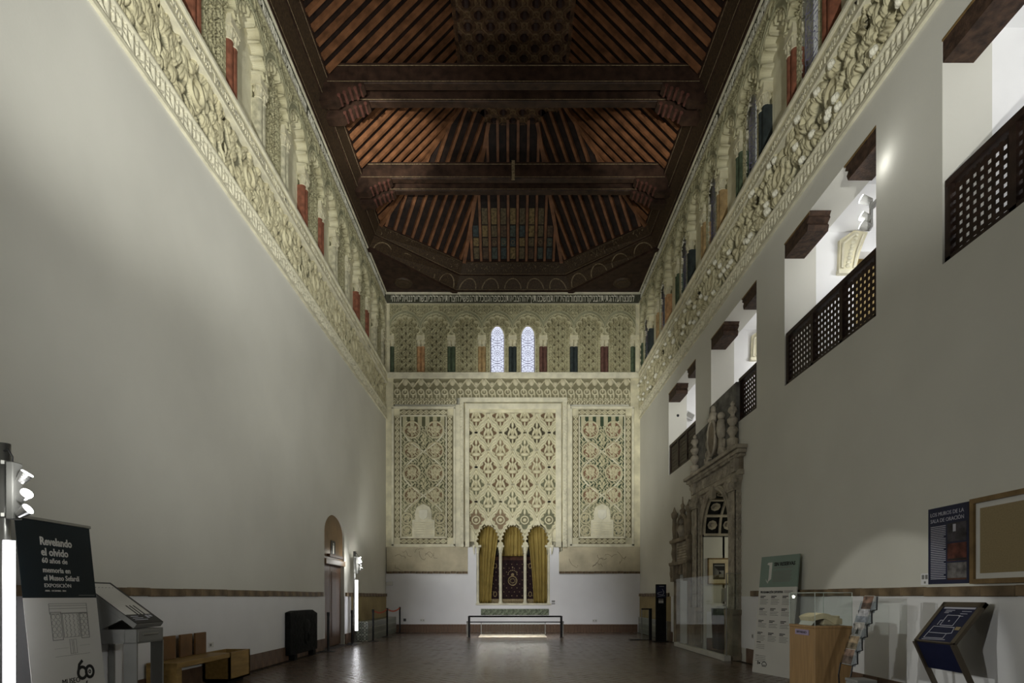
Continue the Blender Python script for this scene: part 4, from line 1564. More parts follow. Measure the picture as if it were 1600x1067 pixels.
# twin spotlights in the second opening, small fittings on the gallery end wall
sp = thing('gallery_spotlight', 'white twin spotlight at the right jamb of the second gallery opening', 'spotlight', (5.0, 8.02, 6.72))
box('mount', -0.03, 0.03, -0.50, 0.0, 0.0, 0.04, M['plastic'], sp)
for k, z in enumerate((0.12, -0.12, -0.24)):
    h = B().cyl((0, 0, z - 0.02), (-0.10, 0.05, z + 0.06), 0.045, 0.06, 14).build('spot_head', M['plastic'], sp)
    B().cyl((-0.101, 0.0505, z + 0.061), (-0.106, 0.053, z + 0.065), 0.054, None, 14).build('lens', M['lamp'], h)
box('stem', -0.015, 0.015, -0.02, 0.02, -0.25, 0.14, M['plastic'], sp)
spot((4.88, 8.08, 6.86), (6.3, 9.8, 6.2), 25, 110, 0.6, 0.04)
point((4.60, 7.36, 6.86), 2.0, 0.08)
cam_c = thing('security_camera', 'round white camera with a dark dome on the far gallery wall', 'camera', (5.04, 17.62, 6.83))
B().lathe([(0.11, 0), (0.11, 0.05), (0.085, 0.08)], (0, 0, 0), 16).build('housing', M['plastic'], cam_c, matrix=Matrix.Rotation(PI / 2, 4, 'X'))
B().ball((0, -0.08, 0), 0.06, 12).build('dome', M['black'], cam_c, smooth=True)
pj = thing('wall_floodlight', 'small white floodlight beside the round gallery camera', 'floodlight', (5.42, 17.62, 6.84))
B().box(-0.14, 0.14, -0.10, 0.06, -0.10, 0.10, Matrix.Rotation(0.5, 4, 'Y')).build('housing', M['plastic'], pj, bevel=0.01)
B().box(-0.11, 0.11, -0.108, -0.09, -0.07, 0.07, Matrix.Rotation(0.5, 4, 'Y')).build('grille', M['steel'], pj)
jb = thing('junction_box', 'small white box below the round gallery camera', 'box', (5.34, 17.62, 6.32))
box('body', -0.12, 0.10, -0.05, 0.0, -0.09, 0.06, M['plastic'], jb, bevel=0.01)
box('cover', -0.09, 0.07, -0.058, -0.05, -0.07, 0.04, M['white'], jb)

# ------------------------------------------------------------------ rooms behind the portals
rm = B()
rm.box(5.0, 9.2, 11.5, 19.0, -0.1, -0.004)
rm.box(5.3, 9.2, 11.5, 19.0, 4.2, 4.3)
rm.box(9.2, 9.3, 11.5, 19.0, -0.1, 4.3)
rm.box(5.31, 9.2, 11.4, 11.5, -0.1, 4.3)
rm.box(5.31, 9.2, 18.9, 19.0, -0.1, 4.3)
rm.box(XR + 0.5, 6.1, PORT[1], PORT[1] + 0.3, 0, 4.2)
rm.box(XR + 0.5, 5.9, PORT[0] - 0.3, PORT[0], 0, 4.2)
room = rm.build('wall_side_room', M['plaster'], kind='structure')
box('room_floor', 4.9, 9.2, 11.5, 19.0, -0.004, 0.0, M['mortar'], room)
box('dado_panel', XR + 0.1, 6.1, PORT[1] - 0.012, PORT[1], 0.3, 0.95, M['white'], room)
box('skirting', XR + 0.1, 6.1, PORT[1] - 0.02, PORT[1], 0, 0.3, M['base'], room)
# coffered vault in the tall portal
pc, pr_, zs = sum(PORT) / 2, (PORT[1] - PORT[0]) / 2, 2.87
vt = B()
vt.box(XR, 6.1, PORT[1] - 0.03, PORT[1], zs - 0.05, zs + 0.02)
vs, fs = [], []
N = 20
for i in range(N + 1):
    t = PI * i / N
    for xx, rr in ((XR, 0.0), (6.0, 0.0), (6.0, 0.25), (XR, 0.25)):
        vs.append((xx, pc + (pr_ + rr) * math.cos(t), zs + (pr_ + rr) * math.sin(t)))
for i in range(N):
    for k in range(4):
        m = (k + 1) % 4
        fs.append((i * 4 + k, i * 4 + m, i * 4 + 4 + m, i * 4 + 4 + k))
vt.add(vs, fs)
vault = vt.build('coffered_vault', M['slate'], room)
for i in range(7):
    t = PI * i / 6
    vb_ = B().box(XR + 0.02, 5.98, -0.03, 0.03, -0.04, 0.03, Matrix.Translation((0, pc + (pr_ - 0.02) * math.cos(t), zs + (pr_ - 0.02) * math.sin(t))) @ Matrix.Rotation(t - PI / 2, 4, 'X'))
    vb_.build('vault_rib', M['stone'], room)
for xx in np.linspace(XR + 0.03, 5.95, 4):
    B().sweep([(xx, pc + (pr_ - 0.02) * math.cos(t), zs + (pr_ - 0.02) * math.sin(t)) for t in np.linspace(0, PI, 20)], 0.035, 5).build('vault_rib', M['stone'], room)
rs_ = B().lathe([(0.11, 0), (0.12, 0.02), (0.06, 0.03), (0.05, 0.06), (0.01, 0.07)], (0, 0, 0), 8).mesh('vault_rosette', M['stone'])
for i in range(6):
    t = PI * (i + 0.5) / 6
    for k in range(3):
        xx = XR + 0.03 + (5.92 - XR) / 3 * (k + 0.5)
        d = Vector((0, -math.cos(t), -math.sin(t)))
        link('vault_rosette', rs_, room, matrix=Matrix.Translation((xx, pc + (pr_ - 0.01) * math.cos(t), zs + (pr_ - 0.01) * math.sin(t))) @ d.to_track_quat('Z', 'Y').to_matrix().to_4x4())
# framed print on the passage wall
fp = thing('framed_print', 'framed dark print on a yellowish mount inside the tall portal', 'picture', (5.16, PORT[1] - 0.013, 1.96))
fr = B()
for a in ((-0.28, 0.28, -0.33, -0.30), (-0.28, 0.28, 0.30, 0.33), (-0.28, -0.255, -0.33, 0.33), (0.255, 0.28, -0.33, 0.33)):
    fr.box(a[0], a[1], -0.03, 0.0, a[2], a[3])
fr.build('frame', M['framewood'], fp)
box('mount', -0.26, 0.26, -0.014, 0.0, -0.31, 0.31, M['book'], fp)
box('print', -0.15, 0.15, -0.018, -0.014, -0.20, 0.20, M['ink'], fp)
ps = B()
for k in range(6):
    ps.box(-0.13 + 0.03 * k, -0.12 + 0.035 * k, -0.021, -0.018, -0.16 + 0.02 * k, 0.12 - 0.03 * k)
ps.box(-0.12, 0.13, -0.021, -0.018, 0.13, 0.16)
ps.box(0.0, 0.12, -0.021, -0.018, -0.15, 0.02)
ps.build('print_drawing', M['greyink'], fp, kind='stuff')
cp = thing('wall_caption', 'small grey caption strip beside the framed print in the portal', 'caption', (5.30, PORT[1] - 0.013, 1.38))
box('card', -0.05, 0.05, -0.008, 0, -0.18, 0.16, M['greyink'], cp)
box('card_foot', -0.04, 0.04, -0.008, 0, -0.32, -0.24, M['greyink'], cp)
ds = thing('display_desk', 'dark slanted display desk with a pale top inside the tall portal', 'desk', (5.02, 13.75, 0))
box('top', -0.05, 0.32, -0.25, 0.25, 1.05, 1.09, M['plinth'], ds)
B().prism([(-0.16, 0.08), (0.06, 0.08), (0.14, 0.55), (0.22, 0.8), (0.2, 1.05), (-0.2, 1.05), (-0.18, 0.6)], -0.2, 0.2, lambda u, v, d: (u, d, v)).build('body', M['slate'], ds)
for s_ in (-0.22, 0.22):
    B().bar((0.30, s_, 1.05), (0.22, s_, 0.0), 0.03, 0.03).build('leg', M['black'], ds)
wl = thing('wall_panel', 'pale blue lit panel seen through the small portal', 'panel', (5.75, 17.2, 0))
box('board', -0.3, 0.5, 0, 0.04, 0.6, 2.1, M['paper'], wl)
for s_ in (-0.28, 0.48):
    box('leg', s_ - 0.02, s_ + 0.02, 0, 0.04, 0, 0.6, M['black'], wl)

# ------------------------------------------------------------------ tall carved portal
PX = XR                          # wall plane; local d is how far it stands out


def pf(y, z, d):
    return (PX - d, y, z)


po = thing('carved_portal', 'tall carved stone portal with arch, shield and balusters on the right wall', 'portal', (0, 0, 0))


def scroll_fn(U, V):
    h = 0.0 * U
    h = np.maximum(h, 0.022 * ata(U, V, 0.20))
    h = np.maximum(h, np.where(np.abs(U) > 0.145, 0.03, 0))
    h = np.maximum(h, 0.03 * np.sqrt(np.maximum(0, 1 - ((U - 0.05 * np.sin(V * 2 * PI / 0.5)) / 0.025) ** 2)))
    return h, None, None


SHR = relief('shaft_relief', 0.36, 2.72, 0.013, scroll_fn, M['stone'])
for yc in (12.16, 14.62):
    B().prism([(yc - 0.25, 0), (yc + 0.25, 0), (yc + 0.25, 0.14), (yc + 0.22, 0.18), (yc + 0.22, 0.92), (yc + 0.26, 0.97), (yc + 0.26, 1.06), (yc - 0.26, 1.06), (yc - 0.26, 0.97), (yc - 0.22, 0.92), (yc - 0.22, 0.18), (yc - 0.25, 0.14)], 0.0, 0.20, pf).build('pedestal', M['stone2'], po, bevel=0.01)
    pp = B().prism([(yc - 0.19, 1.06), (yc + 0.19, 1.06), (yc + 0.19, 3.6), (yc - 0.19, 3.6)], 0.0, 0.10, pf).build('pilaster', M['stone'], po)
    link('shaft_relief', SHR, pp, matrix=on_wall('right', yc, 1.0, 0.10))
    sr = relief('side_relief', 0.1, 2.5, 0.014, lambda U, V: (0.02 * ata(U, V, 0.13), None, None), M['stone'])
    link('shaft_relief', sr, pp, matrix=Matrix.Translation((PX - 0.05, yc - 0.19, 1.06)))
    cpt = B().prism([(yc - 0.19, 3.55), (yc + 0.19, 3.55), (yc + 0.22, 3.7), (yc + 0.28, 3.78), (yc + 0.28, 3.84), (yc - 0.28, 3.84), (yc - 0.28, 3.78), (yc - 0.22, 3.7)], 0.0, 0.16, pf)
    for k in range(5):
        cpt.ball(pf(yc - 0.2 + 0.1 * k, 3.66, 0.16), 0.06, 7, (0.8, 0.8, 1.5))
    for s_ in (-1, 1):
        cpt.ball(pf(yc + s_ * 0.22, 3.74, 0.14), 0.07, 8)
    cpt.build('capital', M['stone'], po)
# arch plate with hole
ap = B()
n = 18
arcp = [(pc + pr_ * math.cos(t), zs + pr_ * math.sin(t)) for t in np.linspace(0, PI, n + 1)]
for k in range(n):
    (ya, za), (yb, zb) = arcp[k], arcp[k + 1]
    ap.prism([(ya, za), (ya, 3.84), (yb, 3.84), (yb, zb)], -0.02, 0.03, pf)
for a, b in ((PORT[0] - 0.14, PORT[0]), (PORT[1], PORT[1] + 0.05)):
    ap.prism([(a, 0), (b, 0), (b, 3.84), (a, 3.84)], -0.02, 0.03, pf)
ap.build('arch_plate', M['stone'], po)
for rr, wd, d in ((pr_ + 0.01, 0.045, 0.05), (pr_ + 0.10, 0.03, 0.06)):
    B().sweep([pf(pc + rr * math.cos(t), min(3.83, zs + rr * math.sin(t)), d) for t in np.linspace(0, PI, 25)], wd, 6, False, 0.7, (-1, 0, 0)).build('archivolt', M['stone'], po)
for s_ in (-1, 1):
    sp_ = B()
    for k in range(3):
        sp_.ball(pf(pc + s_ * (0.72 + 0.09 * k), 3.66 + 0.03 * k, 0.05), 0.06 + 0.015 * k, 8, (0.5, 1, 1))
    sp_.build('spandrel_carving', M['stone'], po)
B().prism([(pc - 0.09, 3.62), (pc + 0.09, 3.62), (pc + 0.13, 3.88), (pc - 0.13, 3.88)], 0.03, 0.13, pf).build('keystone', M['stone'], po, bevel=0.01)
E0, E1 = 11.80, 15.0
B().prism([(E0, 3.84), (E1, 3.84), (E1, 3.95), (E0, 3.95)], 0, 0.10, pf).build('architrave', M['stone'], po, bevel=0.012)
B().prism([(E0 + 0.04, 3.95), (E1 - 0.04, 3.95), (E1 - 0.04, 4.22), (E0 + 0.04, 4.22)], 0, 0.06, pf).build('frieze', M['stone2'], po)
fre = relief('frieze_relief', 2.5, 0.25, 0.012, lambda U, V: (0.035 * ata(U, V, 0.17), None, None), M['stone'])
link('frieze_relief', fre, po, matrix=on_wall('right', pc, 3.96, 0.06))
for yc in (12.05, 14.75):
    c_ = B().prism([(yc - 0.1, 3.93), (yc + 0.1, 3.93), (yc + 0.13, 4.22), (yc - 0.13, 4.22)], 0.05, 0.15, pf)
    c_.ball(pf(yc, 4.08, 0.15), 0.07, 8)
    c_.build('console', M['stone'], po)
for z0, z1, d in ((4.20, 4.26, 0.12), (4.26, 4.34, 0.19), (4.34, 4.42, 0.25)):
    B().prism([(E0 - d * 0.7, z0), (E1 + d * 0.7, z0), (E1 + d * 0.7, z1), (E0 - d * 0.7, z1)], 0, d, pf).build('cornice', M['stone'], po, bevel=0.012)
dn = B()
for k in range(36):
    y = E0 + (k + 0.5) * (E1 - E0) / 36
    dn.box(PX - 0.17, PX - 0.1, y - 0.025, y + 0.025, 4.20, 4.255)
dn.build('dentils', M['stone'], po, kind='stuff')
M['grey_ground'] = mat('grey_stone_ground', (0.16, 0.155, 0.14), 0.85, 0.3, 5, 0.5, 20)
B().prism([(12.10, 4.40), (14.80, 4.40), (14.80, 5.46), (13.84, 5.50), (13.72, 5.84), (12.10, 5.84)], -0.06, 0.05, pf).build('crest_panel', M['grey_ground'], po)
for yc in (12.12, 14.62):
    B().lathe([(0.12, 0), (0.12, 0.06), (0.10, 0.09), (0.12, 0.22), (0.07, 0.24), (0.05, 0.28), (0.12, 0.40), (0.09, 0.46), (0.05, 0.50), (0.10, 0.58), (0.11, 0.64), (0.05, 0.70), (0.04, 0.74), (0.10, 0.82), (0.08, 0.88), (0.03, 0.92), (0.05, 0.96), (0.01, 1.02)], pf(yc, 4.42, 0.12), 14).build('baluster', M['stone'], po)
sh = B()
sh.prism([(13.05, 4.98), (13.08, 4.75), (13.28, 4.58), (13.48, 4.75), (13.51, 4.98), (13.48, 5.25), (13.28, 5.36), (13.08, 5.25)], 0.05, 0.17, pf)
sh = sh.build('shield', M['stone2'], po, bevel=0.02)
B().sweep([pf(13.28 + 0.24 * math.cos(t), 4.98 + 0.40 * math.sin(t), 0.16) for t in np.linspace(0, 2 * PI, 24, endpoint=False)], 0.035, 6, True, 1, (-1, 0, 0)).build('shield_rim', M['stone'], sh)
hl = B()
hl.ball(pf(13.28, 5.46, 0.12), 0.13, 10, (0.8, 1, 1.1))
hl.ball(pf(13.28, 5.64, 0.12), 0.06, 8, (1, 1, 1.6))
hl.ball(pf(13.36, 5.42, 0.18), 0.06, 8)
hl.build('crest_helmet', M['stone'], po)
for s_ in (-1, 1):
    fo = B()
    for k in range(7):
        t = k / 6
        fo.ball(pf(13.28 + s_ * (0.32 + 0.35 * t + 0.08 * math.sin(5 * t)), 5.20 - 0.72 * t + 0.12 * math.sin(9 * t), 0.07), 0.095 - 0.03 * t, 8, (0.7, 1, 1.4))
    fo.sweep([pf(13.28 + s_ * (0.3 + 0.3 * t), 4.55 + 0.12 * math.sin(7 * t), 0.09) for t in np.linspace(0, 1, 10)], 0.05, 6)
    fo.build('mantling', M['stone'], po)
for s_ in (-1,):
    pu = B()
    y = 13.28 + s_ * 0.50
    pu.ball(pf(y, 5.34, 0.12), 0.085, 10)
    pu.lathe([(0.04, 0), (0.09, 0.12), (0.11, 0.26), (0.09, 0.42), (0.04, 0.48)], pf(y, 4.80, 0.12), 10)
    pu.cyl(pf(y, 5.16, 0.14), pf(y - s_ * 0.2, 5.0, 0.16), 0.04, 0.03, 8)
    pu.cyl(pf(y, 4.85, 0.12), pf(y - 0.06, 4.46, 0.12), 0.06, 0.035, 8)
    pu.cyl(pf(y, 4.85, 0.12), pf(y + 0.08, 4.46, 0.12), 0.06, 0.035, 8)
    pu.build('carved_cherub', M['stone'], po, smooth=True)

# ------------------------------------------------------------------ small portal
sm_ = thing('small_portal', 'smaller brown stone doorway with an arched gable beside the tall portal', 'portal', (0, 0, 0))
s0, s1 = SDOOR
for a, b in ((s0 - 0.28, s0), (s1, s1 + 0.30)):
    B().prism([(a, 0), (b, 0), (b, 2.02), (a, 2.02)], 0, 0.10, pf).build('jamb', M['stone2'], sm_, bevel=0.012)
    c_ = B().prism([(a, 1.75), (b, 1.75), (b + 0.06, 2.2), (a - 0.06, 2.2)], 0.08, 0.2, pf)
    c_.ball(pf((a + b) / 2, 1.98, 0.2), 0.09, 8, (0.7, 1, 1.6))
    c_.build('corbel', M['stone2'], sm_)
B().prism([(s0 - 0.1, 1.95), (s1 + 0.1, 1.95), (s1 + 0.1, 2.2), (s0 - 0.1, 2.2)], 0, 0.08, pf).build('lintel', M['stone2'], sm_)
for k in range(3):
    y = s0 + 0.1 + k * (s1 - s0 - 0.2) / 2
    B().prism([(y - 0.05, 1.98), (y + 0.05, 1.98), (y + 0.07, 2.2), (y - 0.07, 2.2)], 0.08, 0.14, pf).build('lintel_bracket', M['stone2'], sm_)
for z, d in ((2.20, 0.22), (2.84, 0.20)):
    B().prism([(s0 - 0.34, z), (s1 + 0.36, z), (s1 + 0.42, z + 0.06), (s1 + 0.42, z + 0.10), (s0 - 0.40, z + 0.10), (s0 - 0.40, z + 0.06)], 0, d, pf).build('cornice', M['stone2'], sm_, bevel=0.01)
B().prism([(s0 - 0.1, 2.3), (s1 + 0.1, 2.3), (s1 + 0.1, 2.84), (s0 - 0.1, 2.84)], 0, 0.08, pf).build('inscription_panel', M['stone'], sm_)
il = B()
for k in range(6):
    il.box(PX - 0.088, PX - 0.08, s0, s1, 2.36 + 0.075 * k, 2.39 + 0.075 * k)
il.build('inscription_lines', M['stone2'], sm_, kind='stuff')
for y in (s0 - 0.2, s1 + 0.22):
    B().lathe([(0.09, 0), (0.06, 0.08), (0.10, 0.25), (0.07, 0.42), (0.1, 0.54)], pf(y, 2.3, 0.1), 10).build('side_scroll', M['stone2'], sm_)
    B().lathe([(0.08, 0), (0.05, 0.06), (0.07, 0.3), (0.06, 0.6), (0.09, 0.66), (0.10, 0.76), (0.05, 0.82), (0.01, 0.95)], pf(y, 2.94, 0.1), 10).build('side_urn', M['stone2'], sm_)
gp = [(s0 + 0.02, 2.94)] + [((s0 + s1) / 2 + 0.46 * math.cos(t), 3.1 + 0.46 * math.sin(t)) for t in np.linspace(PI, 0, 12)] + [(s1 - 0.02, 2.94)]
B().prism(gp, 0, 0.07, pf).build('gable', M['stone2'], sm_)
B().sweep([pf(u, v, 0.09) for u, v in gp], 0.05, 6, False, 0.8, (-1, 0, 0)).build('gable_arch', M['stone2'], sm_)
bs = B().lathe([(0.10, 0), (0.12, 0.08), (0.16, 0.2), (0.1, 0.32), (0.05, 0.34)], pf((s0 + s1) / 2, 2.96, 0.07), 10)
bs.ball(pf((s0 + s1) / 2, 3.38, 0.1), 0.075, 10, (1, 1, 1.2))
bs.build('carved_bust', M['stone'], sm_, smooth=True)
B().lathe([(0.10, 0), (0.06, 0.06), (0.09, 0.14), (0.04, 0.2), (0.06, 0.28), (0.025, 0.34), (0.01, 0.52)], pf((s0 + s1) / 2, 3.55, 0.07), 10).build('finial', M['stone2'], sm_)

# glass screen in front of the portals
gs = thing('glass_screen', 'low glass screen on a pale plinth in front of the two portals', 'screen', (0, 0, 0))
box('plinth', 4.36, 4.48, 12.0, 15.5, 0, 0.11, M['plinth'], gs, bevel=0.008)
box('glass_pane', 4.415, 4.427, 12.0, 13.75, 0.11, 1.80, M['glass'], gs)
box('glass_pane', 4.415, 4.427, 13.77, 15.5, 0.11, 1.80, M['glass'], gs)
box('return_pane', 4.427, 4.66, 11.86, 11.872, 0.11, 1.80, M['glass'], gs)
box('return_foot', 4.36, 4.5, 11.84, 12.0, 0, 0.11, M['plinth'], gs)
box('edge_strip', 4.41, 4.70, 11.855, 11.876, 1.80, 1.815, M['steel'], gs)
box('edge_post', 4.408, 4.424, 11.86, 11.876, 0.11, 1.80, M['steel'], gs)

# ------------------------------------------------------------------ tiled benches in the far corners
def azulejo_fn(s):
    def fn(U, V):
        x, y = (U / s) % 1 - 0.5, (V / s) % 1 - 0.5
        r = np.hypot(x, y)
        th = np.arctan2(y, x)
        st = (np.abs(r - 0.36 - 0.07 * np.cos(8 * th)) < 0.05) | (r < 0.12) | (np.abs(np.abs(x) - np.abs(y)) < 0.04) & (r > 0.3) | (np.abs(r - 0.22) < 0.035)
        tone = np.ones(U.shape + (3,)) * np.array((0.42, 0.44, 0.39))
        tone[st] = (0.035, 0.05, 0.04)
        tone[(np.abs(x) > 0.475) | (np.abs(y) > 0.475)] = (0.3, 0.3, 0.26)
        return np.where(np.maximum(np.abs(x), np.abs(y)) > 0.48, 0.0, 0.006), None, tone
    return fn


M['glaze'] = mat('glazed_tile', (0.9, 0.9, 0.85), 0.3, 0.08, 3, attr=True, spec=0.5)
TS = 0.195
TILE = relief('tile', TS, TS, TS / 26, azulejo_fn(TS), M['glaze'])
for k in range(TILE.vertices and 1):
    pass


def tile_grid(parent, nx, nz, m):
    for i in range(nx):
        for j in range(nz):
            link('tile', TILE, parent, matrix=m @ Matrix.Translation(((i + 0.5) * TS, 0, j * TS)))


tb = thing('tiled_bench', 'green patterned tile bench in the far left corner, behind the orange belts', 'bench', (0, 0, 0))
bx1 = XL + 0.385
box('core', XL + 0.0, bx1 - 0.01, 17.22, YE, 0, 0.565, M['stone2'], tb)
tile_grid(tb, 2, 3, Matrix.Translation((XL, 17.215, 0.0)))
tile_grid(tb, 21, 3, Matrix.Translation((bx1, 17.22, 0)) @ Matrix.Rotation(PI / 2, 4, 'Z'))
tile_grid(tb, 21, 2, Matrix(((0, 0, 1, XL), (1, 0, 0, 17.22), (0, -1, 0, 0.575), (0, 0, 0, 1))))
tb2 = thing('tiled_dado', 'dark patterned tile plinth on the right wall behind the info stand', 'tiles', (0, 0, 0))
box('core', XR - 0.06, XR, 17.2, YE - 0.02, 0, 0.58, M['stone2'], tb2)
tile_grid(tb2, 20, 3, Matrix.Translation((XR - 0.065, YE - 0.1, 0)) @ Matrix.Rotation(-PI / 2, 4, 'Z'))

# ------------------------------------------------------------------ light columns
def light_column(loc, label, heads):
    t = thing('light_column', label, 'lamp', loc, 'floor light columns')
    B().lathe([(0.20, 0), (0.20, 0.015), (0.05, 0.03)], (0, 0, 0), 20).build('base', M['steel'], t)
    B().cyl((0, 0, 0.02), (0, 0, 2.62), 0.042, None, 16).build('pole', M['steel'], t, smooth=True)
    B().cyl((0.055, -0.02, 0.36), (0.055, -0.02, 1.80), 0.042, None, 14).build('light_tube', M['tube'], t, smooth=True)
    box('lamp_rail', 0.05, 0.11, -0.05, 0.05, 1.98, 2.46, M['greymetal'], t, bevel=0.006)
    B().cyl((0, 0, 2.44), (0, 0, 2.47), 0.052, None, 14).build('collar', M['steel'], t)
    B().cyl((0, 0, 2.0), (0, 0, 2.03), 0.052, None, 14).build('collar', M['steel'], t)
    B().sweep([(0.02, -0.03, 2.55), (0.07, -0.05, 2.56), (0.10, -0.04, 2.50), (0.09, -0.03, 2.44)], 0.007, 5).build('cable', M['black'], t)
    for z, d in heads:
        d = Vector(d).normalized()
        c = Vector((0.165, 0, z))
        h = B().cyl(c - d * 0.055, c + d * 0.035, 0.034, 0.052, 16)
        h.bar((0.11, 0, z), c - d * 0.04, 0.025, 0.025)
        h = h.build('lamp_head', M['silver'], t)
        B().cyl(c + d * 0.032, c + d * 0.041, 0.046, None, 16).build('lamp_lens', M['lamp'], h)
    return t


light_column((-4.28, 4.86, 0), 'tall steel light column with three lit heads beside the dark exhibition banner', [(2.34, (0.55, 0.15, 0.8)), (2.18, (0.8, -0.25, 0.5)), (2.05, (0.8, 0.1, 0.55))])
light_column((-4.49, 16.45, 0), 'slim steel light column with a white tube beside the arched door', [(2.40, (-0.5, -0.4, 0.7)), (2.28, (-0.2, -0.5, 0.75)), (2.12, (0.3, 0.3, 0.8))])
point((-4.33, 16.15, 2.3), 9, 0.05)
point((-4.05, 4.70, 2.25), 3, 0.05)

# ------------------------------------------------------------------ roll-up banner on the left
def quad_m(o, xd, up):
    return frame3(o, xd, up)


rb = thing('exhibition_banner', 'roll-up exhibition banner, dark above and white below, before the lectern', 'banner')
bo_, bx_, bu_ = Vector((-4.20, 5.10, 0.08)), Vector((0, 1, 0)), Vector((-0.207, 0, 1.97)).normalized()
rb.matrix_world = frame3(bo_, bx_, bu_)
box('sheet_lower', 0, 0.90, 0, 1.245, -0.004, 0.0, M['paper'], rb)
box('sheet_upper', 0, 0.90, 1.245, 1.97, -0.004, 0.0, M['blacknavy'], rb)
box('top_bar', -0.005, 0.915, 1.965, 1.995, -0.015, 0.012, M['steel'], rb, bevel=0.004)
box('foot_housing', -0.02, 0.92, -0.075, 0.01, -0.09, 0.06, M['steel'], rb, bevel=0.01)
B().bar((0.45, 0, -0.05), (0.45, 1.95, -0.02), 0.02, 0.02).build('support_pole', M['steel'], rb)
for s_, z, sz, wd, bold in (('Revelando', 1.745, 0.105, 0.385, 0.003), ('el olvido', 1.645, 0.10, 0.325, 0.0025), ('60 años de', 1.575, 0.07, 0.305, 0.001), ('memoria en', 1.485, 0.07, 0.33, 0.001), ('el Museo Sefardí', 1.41, 0.072, 0.44, 0.001)):
    text(s_, sz, M['paper'], Matrix.Translation((0.25, z, 0.0015)), rb, width=wd, bold=bold)
text('EXPOSICIÓN', 0.05, M['paper'], Matrix.Translation((0.25, 1.345, 0.0015)), rb, width=0.32)
text('ABRIL - DICIEMBRE - 2024', 0.02, M['paper'], Matrix.Translation((0.25, 1.305, 0.0015)), rb, width=0.25)
box('fine_print', 0.66, 0.88, 1.268, 1.273, 0, 0.002, M['greyink'], rb)
# line drawing of the end wall on the banner
ld = B()


def rect_l(x0, x1, y0, y1, t=0.004):
    ld.box(x0, x1, y0, y0 + t, 0, 0.002)
    ld.box(x0, x1, y1 - t, y1, 0, 0.002)
    ld.box(x0, x0 + t, y0, y1, 0, 0.002)
    ld.box(x1 - t, x1, y0, y1, 0, 0.002)


rect_l(0.27, 0.75, 1.09, 1.19)
rect_l(0.27, 0.75, 1.14, 1.17)
rect_l(0.28, 0.41, 0.84, 1.11, 0.006)
rect_l(0.64, 0.75, 0.84, 1.10, 0.006)
rect_l(0.42, 0.63, 0.86, 1.10)
for k in range(2):
    for j in range(4):
        for x0 in (0.312, 0.665):
            ld.sweep([(x0 + 0.055 * k + 0.024 * math.cos(t), 0.89 + 0.058 * j + 0.024 * math.sin(t), 0.001) for t in np.linspace(0, 2 * PI, 12, endpoint=False)], 0.002, 4, True, 1, (0, 0, 1))
for k in range(4):
    for j in range(5):
        x0, y0 = 0.45 + 0.05 * k, 0.885 + 0.045 * j
        ld.bar((x0, y0 - 0.02, 0.001), (x0 + 0.018, y0, 0.001), 0.003, 0.002)
        ld.bar((x0 + 0.018, y0, 0.001), (x0, y0 + 0.02, 0.001), 0.003, 0.002)
rect_l(0.48, 0.515, 0.70, 0.84, 0.003)
rect_l(0.53, 0.565, 0.70, 0.84, 0.003)
ld.box(0.29, 0.73, 0.685, 0.688, 0, 0.002)
ld.box(0.29, 0.46, 0.76, 0.762, 0, 0.002)
ld.box(0.6, 0.74, 0.77, 0.772, 0, 0.002)
ld.build('line_drawing', M['greyink'], rb, kind='stuff')
lg = B()
lg.sweep([(0.60 + 0.055 * math.cos(t), 0.50 + 0.055 * math.sin(t), 0.001) for t in np.linspace(0, 2 * PI, 20, endpoint=False)], 0.017, 5, True, 0.2, (0, 0, 1))
lg.sweep([(0.60 - 0.055, 0.50, 0.001), (0.57, 0.585, 0.001), (0.615, 0.62, 0.001)], 0.018, 5, False, 0.2, (0, 0, 1))
lg.sweep([(0.70 + 0.05 * math.cos(t), 0.50 + 0.055 * math.sin(t), 0.001) for t in np.linspace(0, 2 * PI, 20, endpoint=False)], 0.017, 5, True, 0.2, (0, 0, 1))
lg.sweep([(0.70 + 0.014 * math.cos(t), 0.50 + 0.014 * math.sin(t), 0.001) for t in np.linspace(0, 2 * PI, 10, endpoint=False)], 0.006, 4, True, 0.2, (0, 0, 1))
lg.build('anniversary_emblem', M['ink'], rb, kind='stuff')
text('MUSEO', 0.075, M['ink'], Matrix.Translation((0.34, 0.415, 0.0015)), rb, width=0.22)
text('SEFARDÍ', 0.085, M['ink'], Matrix.Translation((0.36, 0.335, 0.0015)), rb, width=0.30, bold=0.004)

# ------------------------------------------------------------------ steel lectern on the left
lc = thing('information_lectern', 'grey steel lectern with a sloping white panel against the left wall', 'lectern', (0, 6.2, 0))
lo = B()
sl_u = Vector((-4.04, 0, 1.03)) - Vector((-4.66, 0, 1.486))
for z0, z1, nm, m_ in ((0.0, 0.045, 'panel_tray', M['greymetal']),):
    lo.prism([(-4.66, 1.486), (-4.04, 1.03), (-4.075, 0.985), (-4.66, 1.42)], 0, 0.48, lambda u, v, d: (u, d, v))
    lo.build('panel_tray', M['greymetal'], lc, bevel=0.004)
